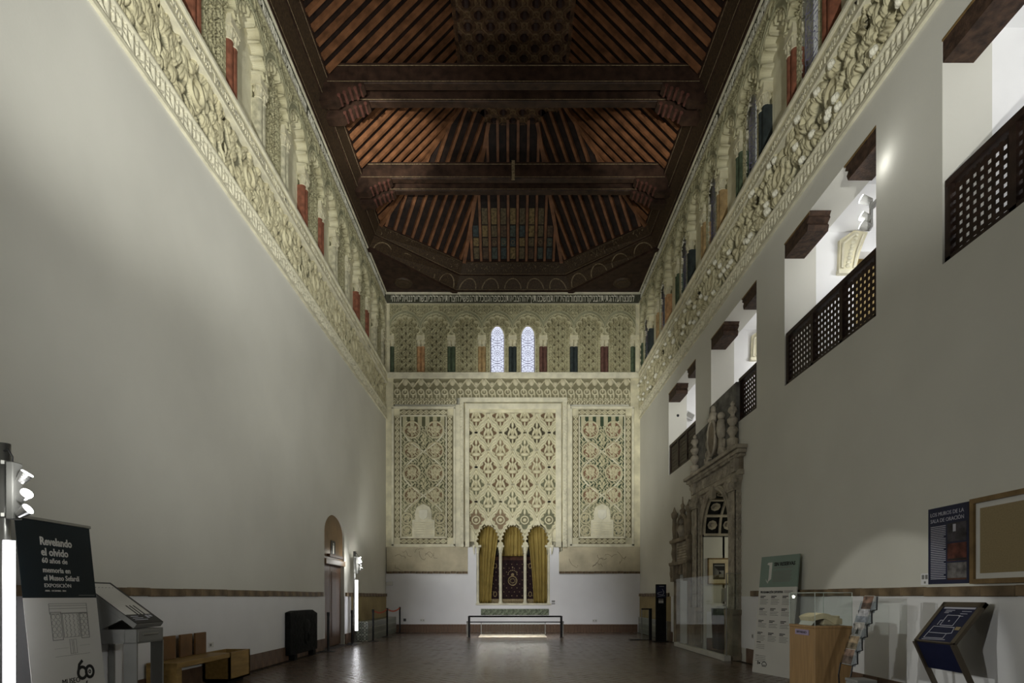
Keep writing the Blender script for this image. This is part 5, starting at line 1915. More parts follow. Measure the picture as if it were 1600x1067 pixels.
# tilted sheet: local x along +Y, local y up the slope
pm = frame3((-4.04, 0.0, 1.033), (0, 1, 0), (-0.62, 0, 0.456))
sheet = box('panel_sheet', 0.004, 0.476, 0.005, 0.765, 0, 0.006, M['black'], lc)
sheet.matrix_local = pm
ws = box('white_field', 0.004, 0.425, 0.16, 0.735, 0.006, 0.009, M['paper'], sheet)
lw_ = B()
for k in range(3):
    lw_.box(0.19 + 0.06 * k, 0.212 + 0.06 * k, 0.15, 0.32, 0.009, 0.011)
lw_.build('bar_marks', M['black'], sheet, kind='stuff')
cpn = B()
for k in range(3):
    cpn.box(0.05, 0.27 - 0.05 * k, 0.06 + 0.03 * k, 0.07 + 0.03 * k, 0.006, 0.009)
cpn.box(0.30, 0.34, 0.09, 0.14, 0.006, 0.009)
cpn.box(0.36, 0.41, 0.11, 0.14, 0.006, 0.009)
cpn.build('caption_print', M['paleink'], sheet, kind='stuff')
tks = B()
for k in range(7):
    tks.bar((0.04 + 0.055 * k, 0.655, 0.0095), (0.07 + 0.055 * k, 0.662, 0.0095), 0.006, 0.002)
tks.build('caption_print', M['greyink'], sheet, kind='stuff')
bxh = box('drawer_box', -4.17, -4.045, 0.0, 0.48, 0.82, 0.975, M['greymetal'], lc, bevel=0.004)
box('drawer_front', -4.045, -4.036, 0.02, 0.465, 0.835, 0.96, M['greymetal'], bxh, bevel=0.004)
box('drawer_handle', -4.036, -4.02, 0.08, 0.36, 0.905, 0.925, M['steel'], bxh, bevel=0.004)
for y0 in (0.0, 0.46):
    box('leg', -4.18, -4.04, y0, y0 + 0.02, 0, 0.83, M['greymetal'], lc)
    box('crossbar', -4.66, -4.17, y0, y0 + 0.02, 0.82, 0.975, M['greymetal'], lc)
    box('back_leg', -4.67, -4.60, y0, y0 + 0.02, 0, 1.42, M['greymetal'], lc)
    B().prism([(-4.60, 0.975), (-4.42, 0.975), (-4.20, 1.08), (-4.60, 1.38)], y0, y0 + 0.02, lambda u, v, d: (u, d, v)).build('side_plate', M['greymetal'], lc)

# ------------------------------------------------------------------ wooden bench on the left
wbn = thing('wooden_bench', 'yellowish wooden wall bench with three upright backrest boards and a planter box end', 'bench', (0, 0, 0))
fx = -4.24
box('seat', XL + 0.05, fx, 7.3, 8.66, 0.415, 0.485, M['beech'], wbn, bevel=0.004)
box('end_panel', XL + 0.05, fx, 7.3, 7.40, 0.0, 0.415, M['beech'], wbn, bevel=0.004)
pb = B()
pb.box(XL + 0.05, fx, 8.66, 9.32, 0.06, 0.09)
for a in ((XL + 0.05, fx, 8.66, 8.69), (XL + 0.05, fx, 9.29, 9.32), (XL + 0.05, XL + 0.08, 8.66, 9.32), (fx - 0.03, fx, 8.66, 9.32)):
    pb.box(a[0], a[1], a[2], a[3], 0.06, 0.485)
pb.build('end_box', M['beech'], wbn)
box('box_floor', XL + 0.08, fx - 0.03, 8.69, 9.29, 0.2, 0.22, M['slate'], wbn)
box('plinth', XL + 0.12, fx - 0.08, 8.74, 9.26, 0.0, 0.06, M['slate'], wbn)
for y0 in (7.58, 7.98, 8.36):
    box('backrest_board', XL + 0.07, XL + 0.10, y0, y0 + 0.29, 0.485, 0.80, M['beechdark'], wbn, bevel=0.004)

# black carved slab
bsl = thing('carved_slab', 'black carved stone slab with chamfered top standing against the left wall', 'slab', (0, 0, 0))
B().prism([(11.85, 0.11), (13.5, 0.11), (13.5, 0.95), (13.2, 1.03), (12.1, 1.03), (11.85, 1.0)], 0.015, 0.13, lambda u, v, d: (XL + d, u, v)).build('body', M['slate'], bsl, bevel=0.01)
srl = relief('carved_relief', 1.3, 0.75, 0.015, lambda U, V: (np.maximum(0.03 * ell(U, V, 0.1, 0.5, 0.22, 0.16), np.maximum(0.03 * ring(U, V, 0.1, 0.25, 0.12, 0.03), 0.006 * ata(U, V, 0.2))), None, None), M['slate'])
link('carved_relief', srl, bsl, matrix=on_wall('left', 12.68, 0.18, 0.131))
for y in (12.1, 13.25):
    box('foot', XL + 0.01, XL + 0.15, y - 0.08, y + 0.08, 0, 0.112, M['slate'], bsl)

# ------------------------------------------------------------------ stanchions
STP = [(-4.45, 13.95, 'black post standing alone left of the arched door'), (-4.43, 15.95, 'black post at the foot of the light column by the door'), (-4.11, 17.05, 'black belt post at the near end of the orange belts'), (-4.11, 18.97, 'middle black post of the orange belt line'), (-4.08, 20.95, 'black belt post at the end wall, far end of the orange belts')]
proto = None
for x, y, lab in STP:
    t = thing('barrier_post', lab, 'post', (x, y, 0), 'black barrier posts')
    if proto is None:
        proto = [B().lathe([(0.17, 0), (0.17, 0.008), (0.03, 0.025)], (0, 0, 0), 20).mesh('base', M['black']), B().cyl((0, 0, 0.02), (0, 0, 0.90), 0.03, None, 14).mesh('pole', M['black']), B().lathe([(0.036, 0.86), (0.036, 0.95), (0.02, 0.955)], (0, 0, 0), 14).mesh('belt_head', M['black'])]
    for me in proto:
        link(me.name.split('.')[0], me, t)
for (a, b, nm) in ((2, 3, 'orange belt from the near post to the middle post'), (3, 4, 'orange belt from the middle post to the end wall post')):
    p, q_ = STP[a], STP[b]
    d = Vector((q_[0] - p[0], q_[1] - p[1], 0))
    L = d.length
    d.normalize()
    b_ = B()
    n = 10
    for k in range(n):
        t0, t1 = k / n, (k + 1) / n
        z0, z1 = (0.915 - 0.09 * (1 - (2 * t0 - 1) ** 2)), (0.915 - 0.09 * (1 - (2 * t1 - 1) ** 2))
        P0 = Vector((p[0], p[1], z0)) + d * (0.045 + (L - 0.09) * t0)
        P1 = Vector((p[0], p[1], z1)) + d * (0.045 + (L - 0.09) * t1)
        b_.bar(P0, P1, 0.004, 0.05)
    b_.build('barrier_belt', M['orange'], None, label=nm, category='belt')

# ------------------------------------------------------------------ end wall: niche contents, step, rail
ins = YE + 0.42


def curtain(name, x0, x1, z0, z1, y, waves, label, sway=0.0, x0t=None, x1t=None):
    nx, nz = 60, 14
    x0t, x1t = (x0 if x0t is None else x0t), (x1 if x1t is None else x1t)
    vs, fs = [], []
    for j in range(nz + 1):
        t = j / nz
        a, b = x0 + (x0t - x0) * t ** 1.6, x1 + (x1t - x1) * t ** 1.6
        for i in range(nx + 1):
            s_ = i / nx
            ph = s_ * waves * 2 * PI + 0.8 * math.sin(3 * t + s_ * 5)
            vs.append((a + (b - a) * s_ + 0.01 * math.sin(ph * 0.5), y - 0.045 * math.sin(ph) - 0.02 * math.sin(ph * 0.37), z0 + (z1 - z0) * t))
    for j in range(nz):
        for i in range(nx):
            k = j * (nx + 1) + i
            fs.append((k, k + 1, k + nx + 2, k + nx + 1))
    me = np_mesh(name, vs, fs, M['curtain'], True)
    o = link(name, me, None, label=label, category='curtain')
    m = o.modifiers.new('thickness', 'SOLIDIFY')
    m.thickness = 0.006
    return o


curtain('curtain', EX(746), EX(767), 1.05, 4.0, YE + 0.27, 6, 'ochre curtain gathered at the left side of the triple arch', 0, EX(742), EX(781))
curtain('curtain', EX(834), EX(857), 1.05, 4.0, YE + 0.27, 6, 'ochre curtain gathered at the right side of the triple arch', 0, EX(822), EX(862))
curtain('curtain', EX(783), EX(822), 2.86, 4.0, YE + 0.36, 7, 'ochre valance curtain across the middle arch above the dark tapestry')
tp = thing('tapestry', 'dark embroidered hanging with a gold emblem behind the triple arch', 'tapestry', (0, 0, 0))
ty = YE + 0.50
box('cloth', EX(764), EX(838), ty, ty + 0.02, 1.24, 3.08, M['cloth'], tp)
box('top_band', EX(764), EX(838), ty - 0.012, ty, 2.90, 3.08, M['ink'], tp)
M['redcloth'] = mat('dull_red_cloth', (0.09, 0.04, 0.025), 0.8, 0.2, 8)
box('upper_border', EX(764), EX(838), ty - 0.01, ty, 2.72, 2.84, M['redcloth'], tp)
box('gold_hem', EX(764), EX(838), ty - 0.008, ty + 0.02, 1.05, 1.24, M['gold'], tp)
dt = B()
for i in range(9):
    for j in range(9):
        x, z = EX(766) + 0.2 * i + (0.1 if j % 2 else 0), 1.36 + 0.15 * j
        if math.hypot(x - EX(801), z - 2.0) > 0.3 and x < EX(837):
            dt.box(x - 0.014, x + 0.014, ty - 0.008, ty, z - 0.014, z + 0.014)
for px in (773, 829):
    for z in (1.42, 2.5):
        dt.sweep([(EX(px) + 0.06 * math.cos(t), ty - 0.004, z + 0.09 * math.sin(t)) for t in np.linspace(0, 2 * PI, 10, endpoint=False)], 0.018, 4, True)
dt.build('embroidered_dots', M['gold'], tp, kind='stuff')
em = B()
em.sweep([(EX(801) + 0.16 * math.cos(t), ty - 0.006, 1.93 + 0.17 * math.sin(t)) for t in np.linspace(0, 2 * PI, 24, endpoint=False)], 0.022, 5, True)
for k in range(14):
    a = 2 * PI * k / 14
    em.ball((EX(801) + 0.08 * math.cos(a) * (1 + 0.3 * (k % 2)), ty - 0.005, 1.93 + 0.08 * math.sin(a)), 0.018, 6, (1, 0.4, 1))
for k in range(9):
    a = PI * k / 8
    em.ball((EX(801) + 0.17 * math.cos(a), ty - 0.005, 2.17 + 0.16 * math.sin(a)), 0.022, 6, (1, 0.4, 1))
em.ball((EX(801), ty - 0.005, 2.16), 0.06, 8, (1, 0.3, 1))
em.ball((EX(801), ty - 0.005, 2.44), 0.025, 6, (1, 0.3, 1.4))
em.build('gold_emblem', M['gold'], tp)
box('hanging_rod', NX0 - 0.05, NX1 + 0.05, YE + 0.46, YE + 0.49, 3.09, 3.12, M['black'], tp)

gt = thing('relief_tile_strip', 'green relief tile strip set in the white wall under the niche', 'tiles', (0, 0, 0))
stf = lambda U, V: (0.03 * ata(U, V, 0.2), None, None)
ST = relief('tile', 0.42, 0.235, 0.012, stf, M['greentile'])
for k in range(6):
    link('tile', ST, gt, matrix=on_wall('end', EX(751.5) + 0.21 + k * 0.421, EZ(961), 0.012))
for px in (748, 861):
    pass

rl = thing('niche_rail', 'black metal rail with two posts in front of the niche', 'rail', (0, 0, 0))
RY = 18.7
rx0, rx1 = (733 - 800) / 900 * RY, (877 - 800) / 900 * RY
for x in (rx0, rx1):
    box('post', x - 0.035, x + 0.035, RY - 0.035, RY + 0.035, 0, 0.70, M['black'], rl)
    box('foot', x - 0.05, x + 0.05, RY - 0.09, RY + 0.09, 0, 0.012, M['black'], rl)
box('top_rail', rx0, rx1, RY - 0.03, RY + 0.03, 0.66, 0.71, M['black'], rl)
box('mid_rail', rx0, rx1, RY - 0.015, RY + 0.015, 0.485, 0.52, M['black'], rl)
for x in (rx0 - 0.09, rx1 + 0.09):
    box('side_post', x - 0.02, x + 0.02, RY + 0.35, RY + 0.39, 0, 0.52, M['greymetal'], rl)
    box('side_link', min(x, x + (0.09 if x < 0 else -0.09)), max(x, x + (0.09 if x < 0 else -0.09)), RY, RY + 0.38, 0.485, 0.51, M['greymetal'], rl)
ll = box('light_strip', rx0 + 0.35, rx1 - 0.35, RY + 0.0, RY + 0.02, 0.655, 0.66, M['plastic'], rl)
gg = thing('glass_guard', 'low clear glass guard behind the black niche rail', 'glass guard', (0, 0, 0))
box('glass_pane', -1.13, 1.20, 20.3, 20.312, 0.02, 0.42, M['glass'], gg)
for x in (-1.08, 1.17):
    box('post', x - 0.012, x + 0.012, 20.28, 20.304, 0, 0.43, M['steel'], gg)
pv = box('old_pavement', -1.1, 1.14, 18.85, 20.25, -0.006, 0.008, M['pale_stone'], None, label='pale patch of old stone pavement lit in the floor behind the black rail', category='pavement')
for yy, e_ in ((19.3, 26), (18.35, 9)):
    al = bpy.data.lights.new('rail_light', 'AREA')
    al.shape = 'RECTANGLE'
    al.size, al.size_y = 2.3, 0.04
    al.energy = e_
    al.color = (1, 0.97, 0.9)
    ao = bpy.data.objects.new('rail_light', al)
    COL.objects.link(ao)
    ao.location = (0.02, RY + (0.05 if yy > 19 else -0.05), 0.64)
    ao.rotation_euler = (math.radians(40 if yy > 19 else -20), 0, 0)

ex_ = thing('emergency_light', 'small white emergency light on the end wall in the left corner', 'lamp', (EX(608.5), YE, EZ(912)))
box('housing', -0.12, 0.14, -0.07, 0.0, -0.07, 0.08, M['plastic'], ex_, bevel=0.012)
box('lens', -0.09, 0.10, -0.078, -0.07, -0.045, 0.05, M['paper'], ex_)
for px, py, wd, m_, lab in ((632.5, 968.5, 0.10, 'black', 'small black socket low on the end wall at the left'), (660, 969, 0.17, 'plastic', 'white double socket low on the end wall left of the rail'), (929, 969.5, 0.17, 'plastic', 'white double socket low on the end wall right of the rail')):
    so = thing('wall_socket', lab, 'socket', (EX(px), YE, EZ(py)), 'end wall sockets')
    box('plate', -wd / 2, wd / 2, -0.02, 0, -0.05, 0.05, M[m_], so, bevel=0.006)
    for k in (-1, 1):
        B().cyl((k * wd / 4, -0.02, 0), (k * wd / 4, -0.023, 0), 0.018, None, 10).build('outlet', M['greyink'], so)
nl = thing('niche_label', 'small printed label on the white wall right of the niche', 'label', (EX(864.5), YE, EZ(941)))
box('card', -0.08, 0.08, -0.004, 0, -0.09, 0.09, M['white'], nl)
for k in range(3):
    box('pictogram', -0.06 + 0.045 * k, -0.03 + 0.045 * k, -0.006, -0.004, -0.07, -0.03, M['ink'], nl)
box('pictogram', -0.06, 0.06, -0.006, -0.004, 0.0, 0.07, M['greyink'], nl)

# ------------------------------------------------------------------ right corner: info stand and low barrier
it = thing('information_stand', 'slim black information stand with a navy plan in the far right corner', 'stand', (4.37, 16.9, 0))
box('body', -0.15, 0.15, -0.03, 0.05, 0.0, 1.69, M['slate'], it, bevel=0.006)
box('navy_print', -0.135, 0.135, -0.036, -0.03, 1.30, 1.66, M['navy'], it)
pl_ = B()
for a, b in (((-0.10, 1.40), (0.05, 1.38)), ((0.05, 1.38), (0.08, 1.46)), ((0.08, 1.46), (0.03, 1.55)), ((-0.10, 1.40), (-0.10, 1.44)), ((-0.10, 1.44), (0.03, 1.47)), ((-0.1, 1.34), (0.10, 1.36))):
    pl_.bar((a[0], -0.038, a[1]), (b[0], -0.038, b[1]), 0.006, 0.008)
pl_.box(-0.06, 0.08, -0.039, -0.036, 1.625, 1.635)
pl_.build('plan_lines', M['paleink'], it, kind='stuff')
pg = B()
for k in range(3):
    pg.box(-0.075 + 0.05 * k, -0.04 + 0.05 * k, -0.036, -0.03, 1.14, 1.22)
    pg.ball((-0.057 + 0.05 * k, -0.033, 1.25), 0.014, 6, (1, 0.3, 1))
pg.build('pictograms', M['paper'], it, kind='stuff')
box('base', -0.22, 0.2, -0.1, 0.2, 0, 0.02, M['slate'], it)
lb = thing('corner_barrier', 'low black framed glass barrier in the far right corner', 'barrier', (0, 0, 0))
yb = 17.6
box('post', 4.18, 4.27, yb - 0.03, yb + 0.03, 0, 0.97, M['black'], lb)
box('top_rail', 3.95, 4.27, yb - 0.02, yb + 0.02, 0.93, 0.97, M['black'], lb)
box('side_post', 3.95, 3.975, yb - 0.015, yb + 0.015, 0, 0.95, M['greymetal'], lb)
box('glass_pane', 3.97, 4.19, yb - 0.005, yb + 0.005, 0.03, 0.93, M['glass'], lb)
box('foot', 3.6, 4.27, yb - 0.03, yb + 0.2, 0, 0.018, M['black'], lb)

# ------------------------------------------------------------------ leaning board on the right
sb = thing('programme_board', 'white exhibition programme board with a sage header leaning on the right wall', 'board')
o_ = Vector((4.25, 10.2, 0.0))
xd_ = (Vector((4.485, 9.36, 0)) - o_).normalized()
nn = Vector((-xd_.y, xd_.x, 0)) * -1
nn = xd_.cross(Vector((0, 0, 1)))
up_ = (Vector((0, 0, 2.04)) - nn * 0.205).normalized()
sb.matrix_world = frame3(o_ + nn * 0.0, xd_, up_)
box('board', 0, 0.90, 0, 1.50, -0.02, 0.0, M['paper'], sb)
box('header', 0, 0.90, 1.50, 2.04, -0.02, 0.0, M['sage'], sb)
B().prism([(0.19, 1.56), (0.22, 1.60), (0.285, 1.64), (0.285, 1.93), (0.19, 1.93), (0.16, 1.90), (0.22, 1.88), (0.22, 1.66)], 0, 0.002, lambda u, v, d: (u, v, d)).build('white_mark', M['paper'], sb)
B().prism([(0.15, 1.65), (0.17, 1.60), (0.215, 1.58), (0.225, 1.61), (0.215, 1.565)], 0, 0.003, lambda u, v, d: (u, v, d)).build('white_mark', M['paper'], sb)
text('SIN RESERVAS', 0.085, M['ink'], Matrix.Translation((0.335, 1.865, 0.002)), sb, width=0.49, bold=0.003)
tl_ = B()
tl_.box(0.335, 0.77, 1.825, 1.84, 0, 0.002)
for k in range(9):
    tl_.box(0.32, 0.77 - 0.02 * (k % 3), 1.765 - 0.022 * k, 1.776 - 0.022 * k, 0, 0.002)
for cx in range(3):
    for ry, nl_ in ((1.335, 4), (1.12, 3), (0.91, 3), (0.70, 4)):
        if cx == 2 and ry < 0.6:
            continue
        z = ry
        x0 = 0.055 + 0.27 * cx
        for k in range(nl_):
            tl_.box(x0, x0 + 0.20 - 0.03 * (k % 2), z - 0.055 - 0.026 * k, z - 0.047 - 0.026 * k, 0, 0.002)
for z, n_ in ((0.49, 3), (0.30, 4)):
    for k in range(n_):
        tl_.box(0.055, 0.26 + 0.05 * (z < 0.4), z - 0.03 * k, z + 0.008 - 0.03 * k, 0, 0.002)
tl_.build('text_lines', M['greyink'], sb, kind='stuff')
hd = B()
for cx in range(3):
    for ry in (1.335, 1.12, 0.91, 0.70):
        x0 = 0.055 + 0.27 * cx
        hd.box(x0, x0 + 0.13, ry, ry + 0.014, 0, 0.002)
        hd.box(x0, x0 + 0.09, ry - 0.024, ry - 0.010, 0, 0.002)
hd.box(0.055, 0.16, 0.53, 0.545, 0, 0.002)
hd.box(0.055, 0.13, 0.30, 0.31, 0, 0.002)
hd.build('text_heads', M['ink'], sb, kind='stuff')
text('PROGRAMACIÓN EXPOSITIVA', 0.055, M['ink'], Matrix.Translation((0.05, 1.395, 0.002)), sb, width=0.55, bold=0.001)
fp_ = B()
fp_.box(0.62, 0.82, 1.425, 1.432, 0, 0.002)
fp_.box(0.62, 0.78, 1.40, 1.407, 0, 0.002)
fp_.box(0.12, 0.14, 0.15, 0.21, 0, 0.002)
fp_.box(0.15, 0.19, 0.16, 0.19, 0, 0.001)
fp_.sweep([(0.29 + 0.06 * math.cos(t), 0.155 + 0.05 * math.sin(t), 0.001) for t in np.linspace(0, PI, 12)], 0.006, 4)
fp_.box(0.23, 0.35, 0.145, 0.153, 0, 0.002)
fp_.box(0.24, 0.34, 0.125, 0.137, 0, 0.002)
fp_.build('foot_emblems', M['ink'], sb, kind='stuff')

# ------------------------------------------------------------------ display case
dcs = thing('display_case', 'wooden display pedestal with a clear glass cover in front of the programme board', 'display case', (3.55, 6.75, 0))
dw, dd = 0.435, 0.62
box('pedestal', 0, dw, 0, dd, 0, 0.955, M['casewood'], dcs, bevel=0.004)
box('top_board', -0.004, dw + 0.004, -0.004, dd + 0.004, 0.955, 0.985, M['casewood'], dcs, bevel=0.004)
t_ = 0.006
for a in ((0, dw, 0, t_), (0, dw, dd - t_, dd), (0, t_, t_, dd - t_), (dw - t_, dw, t_, dd - t_)):
    box('glass_pane', a[0], a[1], a[2], a[3], 0.985, 1.372, M['glass'], dcs)
box('glass_lid', 0, dw, 0, dd, 1.372, 1.378, M['glass'], dcs)
M['glassedge'] = mat('glass_edge', (0.45, 0.5, 0.47), 0.2, 0.02, 3)
ge = B()
for x in (0, dw):
    for y in (0, dd):
        ge.box(x - 0.003, x + 0.003, y - 0.003, y + 0.003, 0.985, 1.378)
for y in (0, dd):
    ge.box(0, dw, y - 0.003, y + 0.003, 1.374, 1.380)
for x in (0, dw):
    ge.box(x - 0.003, x + 0.003, 0, dd, 1.374, 1.380)
ge.build('glass_edges', M['glassedge'], dcs)
M['lilac'] = mat('lilac_label', (0.30, 0.25, 0.36), 0.6, 0.03, 3)
lbp = box('title_label', -0.007, -0.003, 0.13, 0.46, 0.865, 0.93, M['lilac'], dcs)
text('SEFARAD', 0.04, M['ink'], frame3((-0.0085, 0.42, 0.885), (0, -1, 0), (0, 0, 1)), lbp, width=0.24)
bk_ = thing('open_book', 'old open book with pale pages on its stand inside the glass case', 'book', (3.66, 6.87, 0.985))
box('stand', 0.02, 0.16, 0.02, 0.30, 0, 0.012, M['acrylic'], bk_)
pg = B()
n = 12
top, bot = [], []
for k in range(n + 1):
    t = k / n
    x = -0.09 + 0.36 * t
    z = 0.10 + 0.045 * math.sin(PI * min(1, t * 1.3)) - 0.05 * max(0, t - 0.6)
    top.append((x, z))
    bot.append((x + (0.02 if t < 0.5 else 0), max(0.012, z - 0.05 - 0.045 * t)))
pg.prism(bot + top[::-1], 0.02, 0.34, lambda u, v, d: (u + 0.02, d, v)).build('page_block', M['book'], bk_)
B().prism([(0.06, 0.0), (0.27, 0.0), (0.27, 0.115), (0.10, 0.12)], 0.03, 0.33, lambda u, v, d: (u, d, v)).build('cover', M['leather'], bk_, bevel=0.006)
cs_ = thing('case_caption', 'small tilted caption plate beside the old book in the case', 'caption', (3.58, 6.90, 0.985))
B().prism([(0.0, 0.0), (0.075, 0.09), (0.08, 0.09), (0.012, 0.0)], 0.0, 0.30, lambda u, v, d: (u, d, v)).build('plate', M['paper'], cs_)
B().prism([(0.078, 0.086), (0.082, 0.086), (0.10, 0.0), (0.09, 0.0)], 0.12, 0.2, lambda u, v, d: (u, d, v)).build('prop', M['steel'], cs_)

# ------------------------------------------------------------------ leaflet stand
ls = thing('leaflet_stand', 'stepped black wire leaflet stand with clear pockets between the case and the lectern', 'leaflet stand', (0, 6.30, 0))
steps = [(3.915 - 0.052 * k, 1.165 - 0.148 * k) for k in range(5)]
for y in (-0.005, 0.225):
    path = [(3.99, y, 1.33)]
    for x, z in steps:
        path += [(x + 0.07, y, z + 0.02), (x + 0.015, y, z + 0.005)]
    path += [(3.70, y, 0.45), (3.72, y, 0.02), (3.98, y, 0.02)]
    B().sweep(path, 0.009, 6, False, 1, (0, 1, 0)).build('wire_frame', M['black'], ls)
lfc = [(0.26, 0.15, 0.11), (0.50, 0.50, 0.54), (0.52, 0.49, 0.46), (0.42, 0.32, 0.21), (0.28, 0.19, 0.15)]
labs = ['brown leaflet in the topmost pocket of the wire stand', 'pale grey leaflet in the second pocket of the wire stand', 'leaflet with a dark red triangle in the middle pocket of the stand', 'leaflet with a tan picture in the fourth pocket of the stand', 'brown leaflet in the lowest pocket of the wire stand']
for k, (x, z) in enumerate(steps):
    R_ = Matrix.Translation((x, 0.11, z)) @ Matrix.Rotation(0.28, 4, 'Y')
    pk = B()
    pk.box(0.0, 0.004, -0.105, 0.105, 0, 0.10, R_)
    pk.box(0.05, 0.054, -0.105, 0.105, 0, 0.19, R_)
    pk.box(0.0, 0.054, -0.105, -0.101, 0, 0.12, R_)
    pk.box(0.0, 0.054, 0.101, 0.105, 0, 0.12, R_)
    pk.box(0.0, 0.054, -0.105, 0.105, 0, 0.004, R_)
    pk.build('pocket', M['acrylic'], ls)
    lf = thing('leaflet', labs[k], 'leaflet', (0, 6.30, 0), 'leaflets in the wire stand')
    B().box(0.012, 0.03, -0.09, 0.09, 0.006, 0.185, R_).build('pages', M['paper'], lf)
    B().box(0.008, 0.012, -0.085, 0.085, 0.012, 0.18, R_).build('cover_picture', mat('leaflet_cover_%s' % 'abcde'[k], lfc[k], 0.6, 0.4, 14), lf)
    if k == 2:
        B().prism([(-0.03, 0.05), (0.03, 0.05), (0, 0.13)], 0.006, 0.0085, lambda u, v, d: tuple(R_ @ Vector((d, u, v)))).build('triangle', M['ink'], lf)
gb = thing('grey_box', 'plain grey box at the foot of the wire leaflet stand', 'box', (3.63, 6.05, 0))
box('body', 0, 0.20, 0, 0.22, 0, 0.42, M['greymetal'], gb, bevel=0.006)
box('lid', -0.005, 0.205, -0.005, 0.225, 0.42, 0.45, M['greymetal'], gb, bevel=0.004)

# ------------------------------------------------------------------ poster, card, framed board, lectern on the right
ps_ = thing('wall_poster', 'navy poster with two lines of title and three photographs on the right wall', 'poster')
ps_.matrix_world = frame3((XR - 0.012, 6.57, 1.47), (0, -1, 0), (0, 0, 1))
box('board', 0, 0.58, 0, 0.85, -0.011, 0.0, M['navy'], ps_)
text('LOS MUROS DE LA', 0.06, M['paleink'], Matrix.Translation((0.04, 0.755, 0.0015)), ps_, width=0.48)
text('SALA DE ORACIÓN', 0.06, M['paleink'], Matrix.Translation((0.04, 0.685, 0.0015)), ps_, width=0.48)
tx = B()
for k in range(30):
    tx.box(0.04, 0.265 - 0.03 * (k % 7 == 6), 0.635 - 0.020 * k, 0.643 - 0.020 * k, 0, 0.002)
tx.build('text_lines', M['paleink'], ps_, kind='stuff')
ph_c = [((0.05, 0.045, 0.055), 'dark'), ((0.12, 0.035, 0.025), 'red'), ((0.16, 0.15, 0.15), 'grey')]
for k, (c_, nm) in enumerate(ph_c):
    pm_ = mat('poster_photo_%s' % nm, c_, 0.6, 0.5, 9, dark=tuple(v * 0.15 for v in c_))
    p_ = box('photograph', 0.29, 0.555, (0.455, 0.245, 0.04)[k], (0.655, 0.435, 0.225)[k], 0, 0.002, pm_, ps_)
    if k == 0:
        box('light_patch', 0.37, 0.41, 0.56, 0.64, 0.002, 0.003, M['paleink'], p_)
    if k == 1:
        box('dark_rail', 0.30, 0.55, 0.25, 0.27, 0.002, 0.003, M['ink'], p_)
    if k == 2:
        box('red_floor', 0.29, 0.555, 0.04, 0.06, 0.002, 0.003, M['redcloth'], p_)
cd = thing('wall_card', 'small white card with pictograms at the lower left of the navy poster', 'card')
cd.matrix_world = frame3((XR - 0.004, 6.70, 1.465), (0, -1, 0), (0, 0, 1))
box('card', 0, 0.125, 0, 0.13, -0.003, 0.0, M['white'], cd)
for x0, y0, x1, y1 in ((0.015, 0.065, 0.055, 0.115), (0.07, 0.065, 0.11, 0.115), (0.05, 0.015, 0.08, 0.04)):
    box('pictogram', x0, x1, y0, y1, 0, 0.001, M['greyink'], cd)
fb = thing('framed_board', 'large wood framed linen board with a white mount on the right wall', 'frame')
fb.matrix_world = frame3((XR - 0.004, 5.94, 1.46), (0, -1, 0), (0, 0, 1))
FW, FH = 1.5, 0.87
fr_ = B()
fr_.box(0, FW, 0, 0.05, 0, 0.04)
fr_.box(0, FW, FH - 0.05, FH, 0, 0.04)
fr_.box(0, 0.05, 0.05, FH - 0.05, 0, 0.04)
fr_.box(FW - 0.05, FW, 0.05, FH - 0.05, 0, 0.04)
fr_.build('frame', M['framewood'], fb)
box('mount', 0.05, FW - 0.05, 0.05, FH - 0.05, 0, 0.012, M['paper'], fb)
box('linen', 0.105, FW - 0.105, 0.105, FH - 0.105, 0.012, 0.015, M['linen'], fb)
rc_ = thing('red_label', 'small white label with a red heading beyond the right lectern', 'label')
rc_.matrix_world = frame3((XR - 0.004, 5.42, 1.13), (0, -1, 0), (0, 0, 1))
box('card', 0, 0.3, 0, 0.16, -0.003, 0.0, M['paper'], rc_)
M['redprint'] = mat('red_print', (0.35, 0.05, 0.03), 0.6, 0.05, 3)
box('heading', 0.0, 0.3, 0.125, 0.155, 0, 0.001, M['redprint'], rc_)
for k in range(3):
    box('text_line', 0.01, 0.25, 0.02 + 0.032 * k, 0.036 + 0.032 * k, 0, 0.001, M['ink'], rc_)

rl2 = thing('plan_lectern', 'brown framed lectern with a navy floor plan against the right wall', 'lectern')
lo_, hi_ = Vector((4.30, 6.16, 0.863)), Vector((4.62, 6.16, 1.27))
rl2.matrix_world = frame3(lo_, (0, -1, 0), (hi_ - lo_))
LH = (hi_ - lo_).length
LWd = 0.55
f4 = B()
for a in ((0, LWd, 0, 0.015), (0, LWd, LH - 0.06, LH), (0, 0.05, 0, LH), (LWd - 0.05, LWd, 0, LH)):
    f4.box(a[0], a[1], a[2], a[3], -0.03, 0.006)
M['bronze'] = mat('bronze_frame', (0.15, 0.125, 0.095), 0.4, 0.08, 4, metal=0.5)
f4.build('frame', M['bronze'], rl2)
box('plan_sheet', 0.05, LWd - 0.05, 0.015, LH - 0.06, -0.02, 0.0, M['navy'], rl2)
pl = B()


def pline(pts):
    for a, b in zip(pts, pts[1:]):
        pl.bar((a[0], a[1], 0.001), (b[0], b[1], 0.001), 0.006, 0.002, (0, 0, 1))


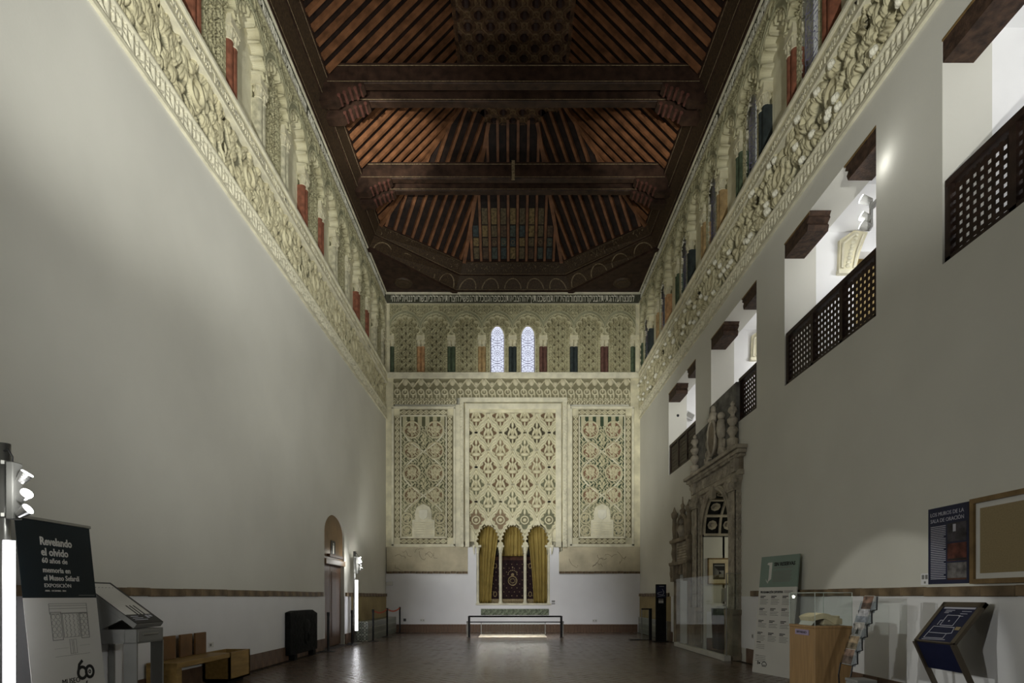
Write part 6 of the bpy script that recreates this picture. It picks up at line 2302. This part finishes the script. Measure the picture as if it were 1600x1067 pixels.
pline([(0.19, 0.22), (0.36, 0.22), (0.36, 0.35), (0.19, 0.35), (0.19, 0.22)])
pline([(0.12, 0.20), (0.40, 0.20), (0.42, 0.13), (0.36, 0.12), (0.36, 0.06), (0.10, 0.05), (0.12, 0.20)])
pline([(0.12, 0.12), (0.36, 0.12)])
pline([(0.09, 0.03), (0.40, 0.045)])
pline([(0.15, 0.22), (0.15, 0.28), (0.19, 0.28)])
for k in range(3):
    pl.box(0.12, 0.24 - 0.03 * k, 0.41 - 0.016 * k, 0.416 - 0.016 * k, 0, 0.002)
    pl.box(0.34, 0.46 - 0.03 * k, 0.40 - 0.03 * k, 0.406 - 0.03 * k, 0, 0.002)
pl.box(0.26, 0.275, 0.27, 0.285, 0, 0.002)
pl.build('plan_lines', M['paleink'], rl2, kind='stuff')
box('plan_note', 0.42, 0.48, 0.17, 0.21, 0, 0.002, M['linen'], rl2)
box('header_strip', 0.07, LWd - 0.07, LH - 0.085, LH - 0.065, 0, 0.002, M['paleink'], rl2)
iv = rl2.matrix_world.inverted()
for y in (6.15, 5.62):
    B().bar(iv @ Vector((4.305, y, 0.86)), iv @ Vector((4.70, y, 0.0)), 0.045, 0.03, iv.to_3x3() @ Vector((0, 1, 0))).build('leg', M['bronze'], rl2)
sk_ = B()
n4 = [Vector((4.31, 6.13, 0.85)), Vector((4.31, 5.64, 0.85)), Vector((4.435, 5.64, 0.575)), Vector((4.435, 6.13, 0.575))]
vv = [iv @ v for v in n4] + [iv @ (v + Vector((0.012, 0, 0.005))) for v in n4]
sk_.add(vv, [(0, 1, 2, 3), (7, 6, 5, 4), (0, 4, 5, 1), (1, 5, 6, 2), (2, 6, 7, 3), (3, 7, 4, 0)]).build('front_panel', M['navy'], rl2)
sw = thing('wall_switch', 'small white switch low on the right wall left of the programme board', 'switch', (XR, 11.35, 0.55))
box('plate', -0.02, 0, -0.04, 0.04, -0.05, 0.05, M['plastic'], sw, bevel=0.005)
box('rocker', -0.026, -0.02, -0.02, 0.02, -0.03, 0.03, M['greyink'], sw)
sk2 = thing('wall_socket', 'white socket on the left wall above the bench end', 'socket', (XL, 8.95, 0.58))
box('plate', 0, 0.02, -0.07, 0.07, -0.04, 0.04, M['plastic'], sk2, bevel=0.005)
box('outlet', 0.02, 0.024, -0.05, 0.0, -0.02, 0.02, M['greyink'], sk2)
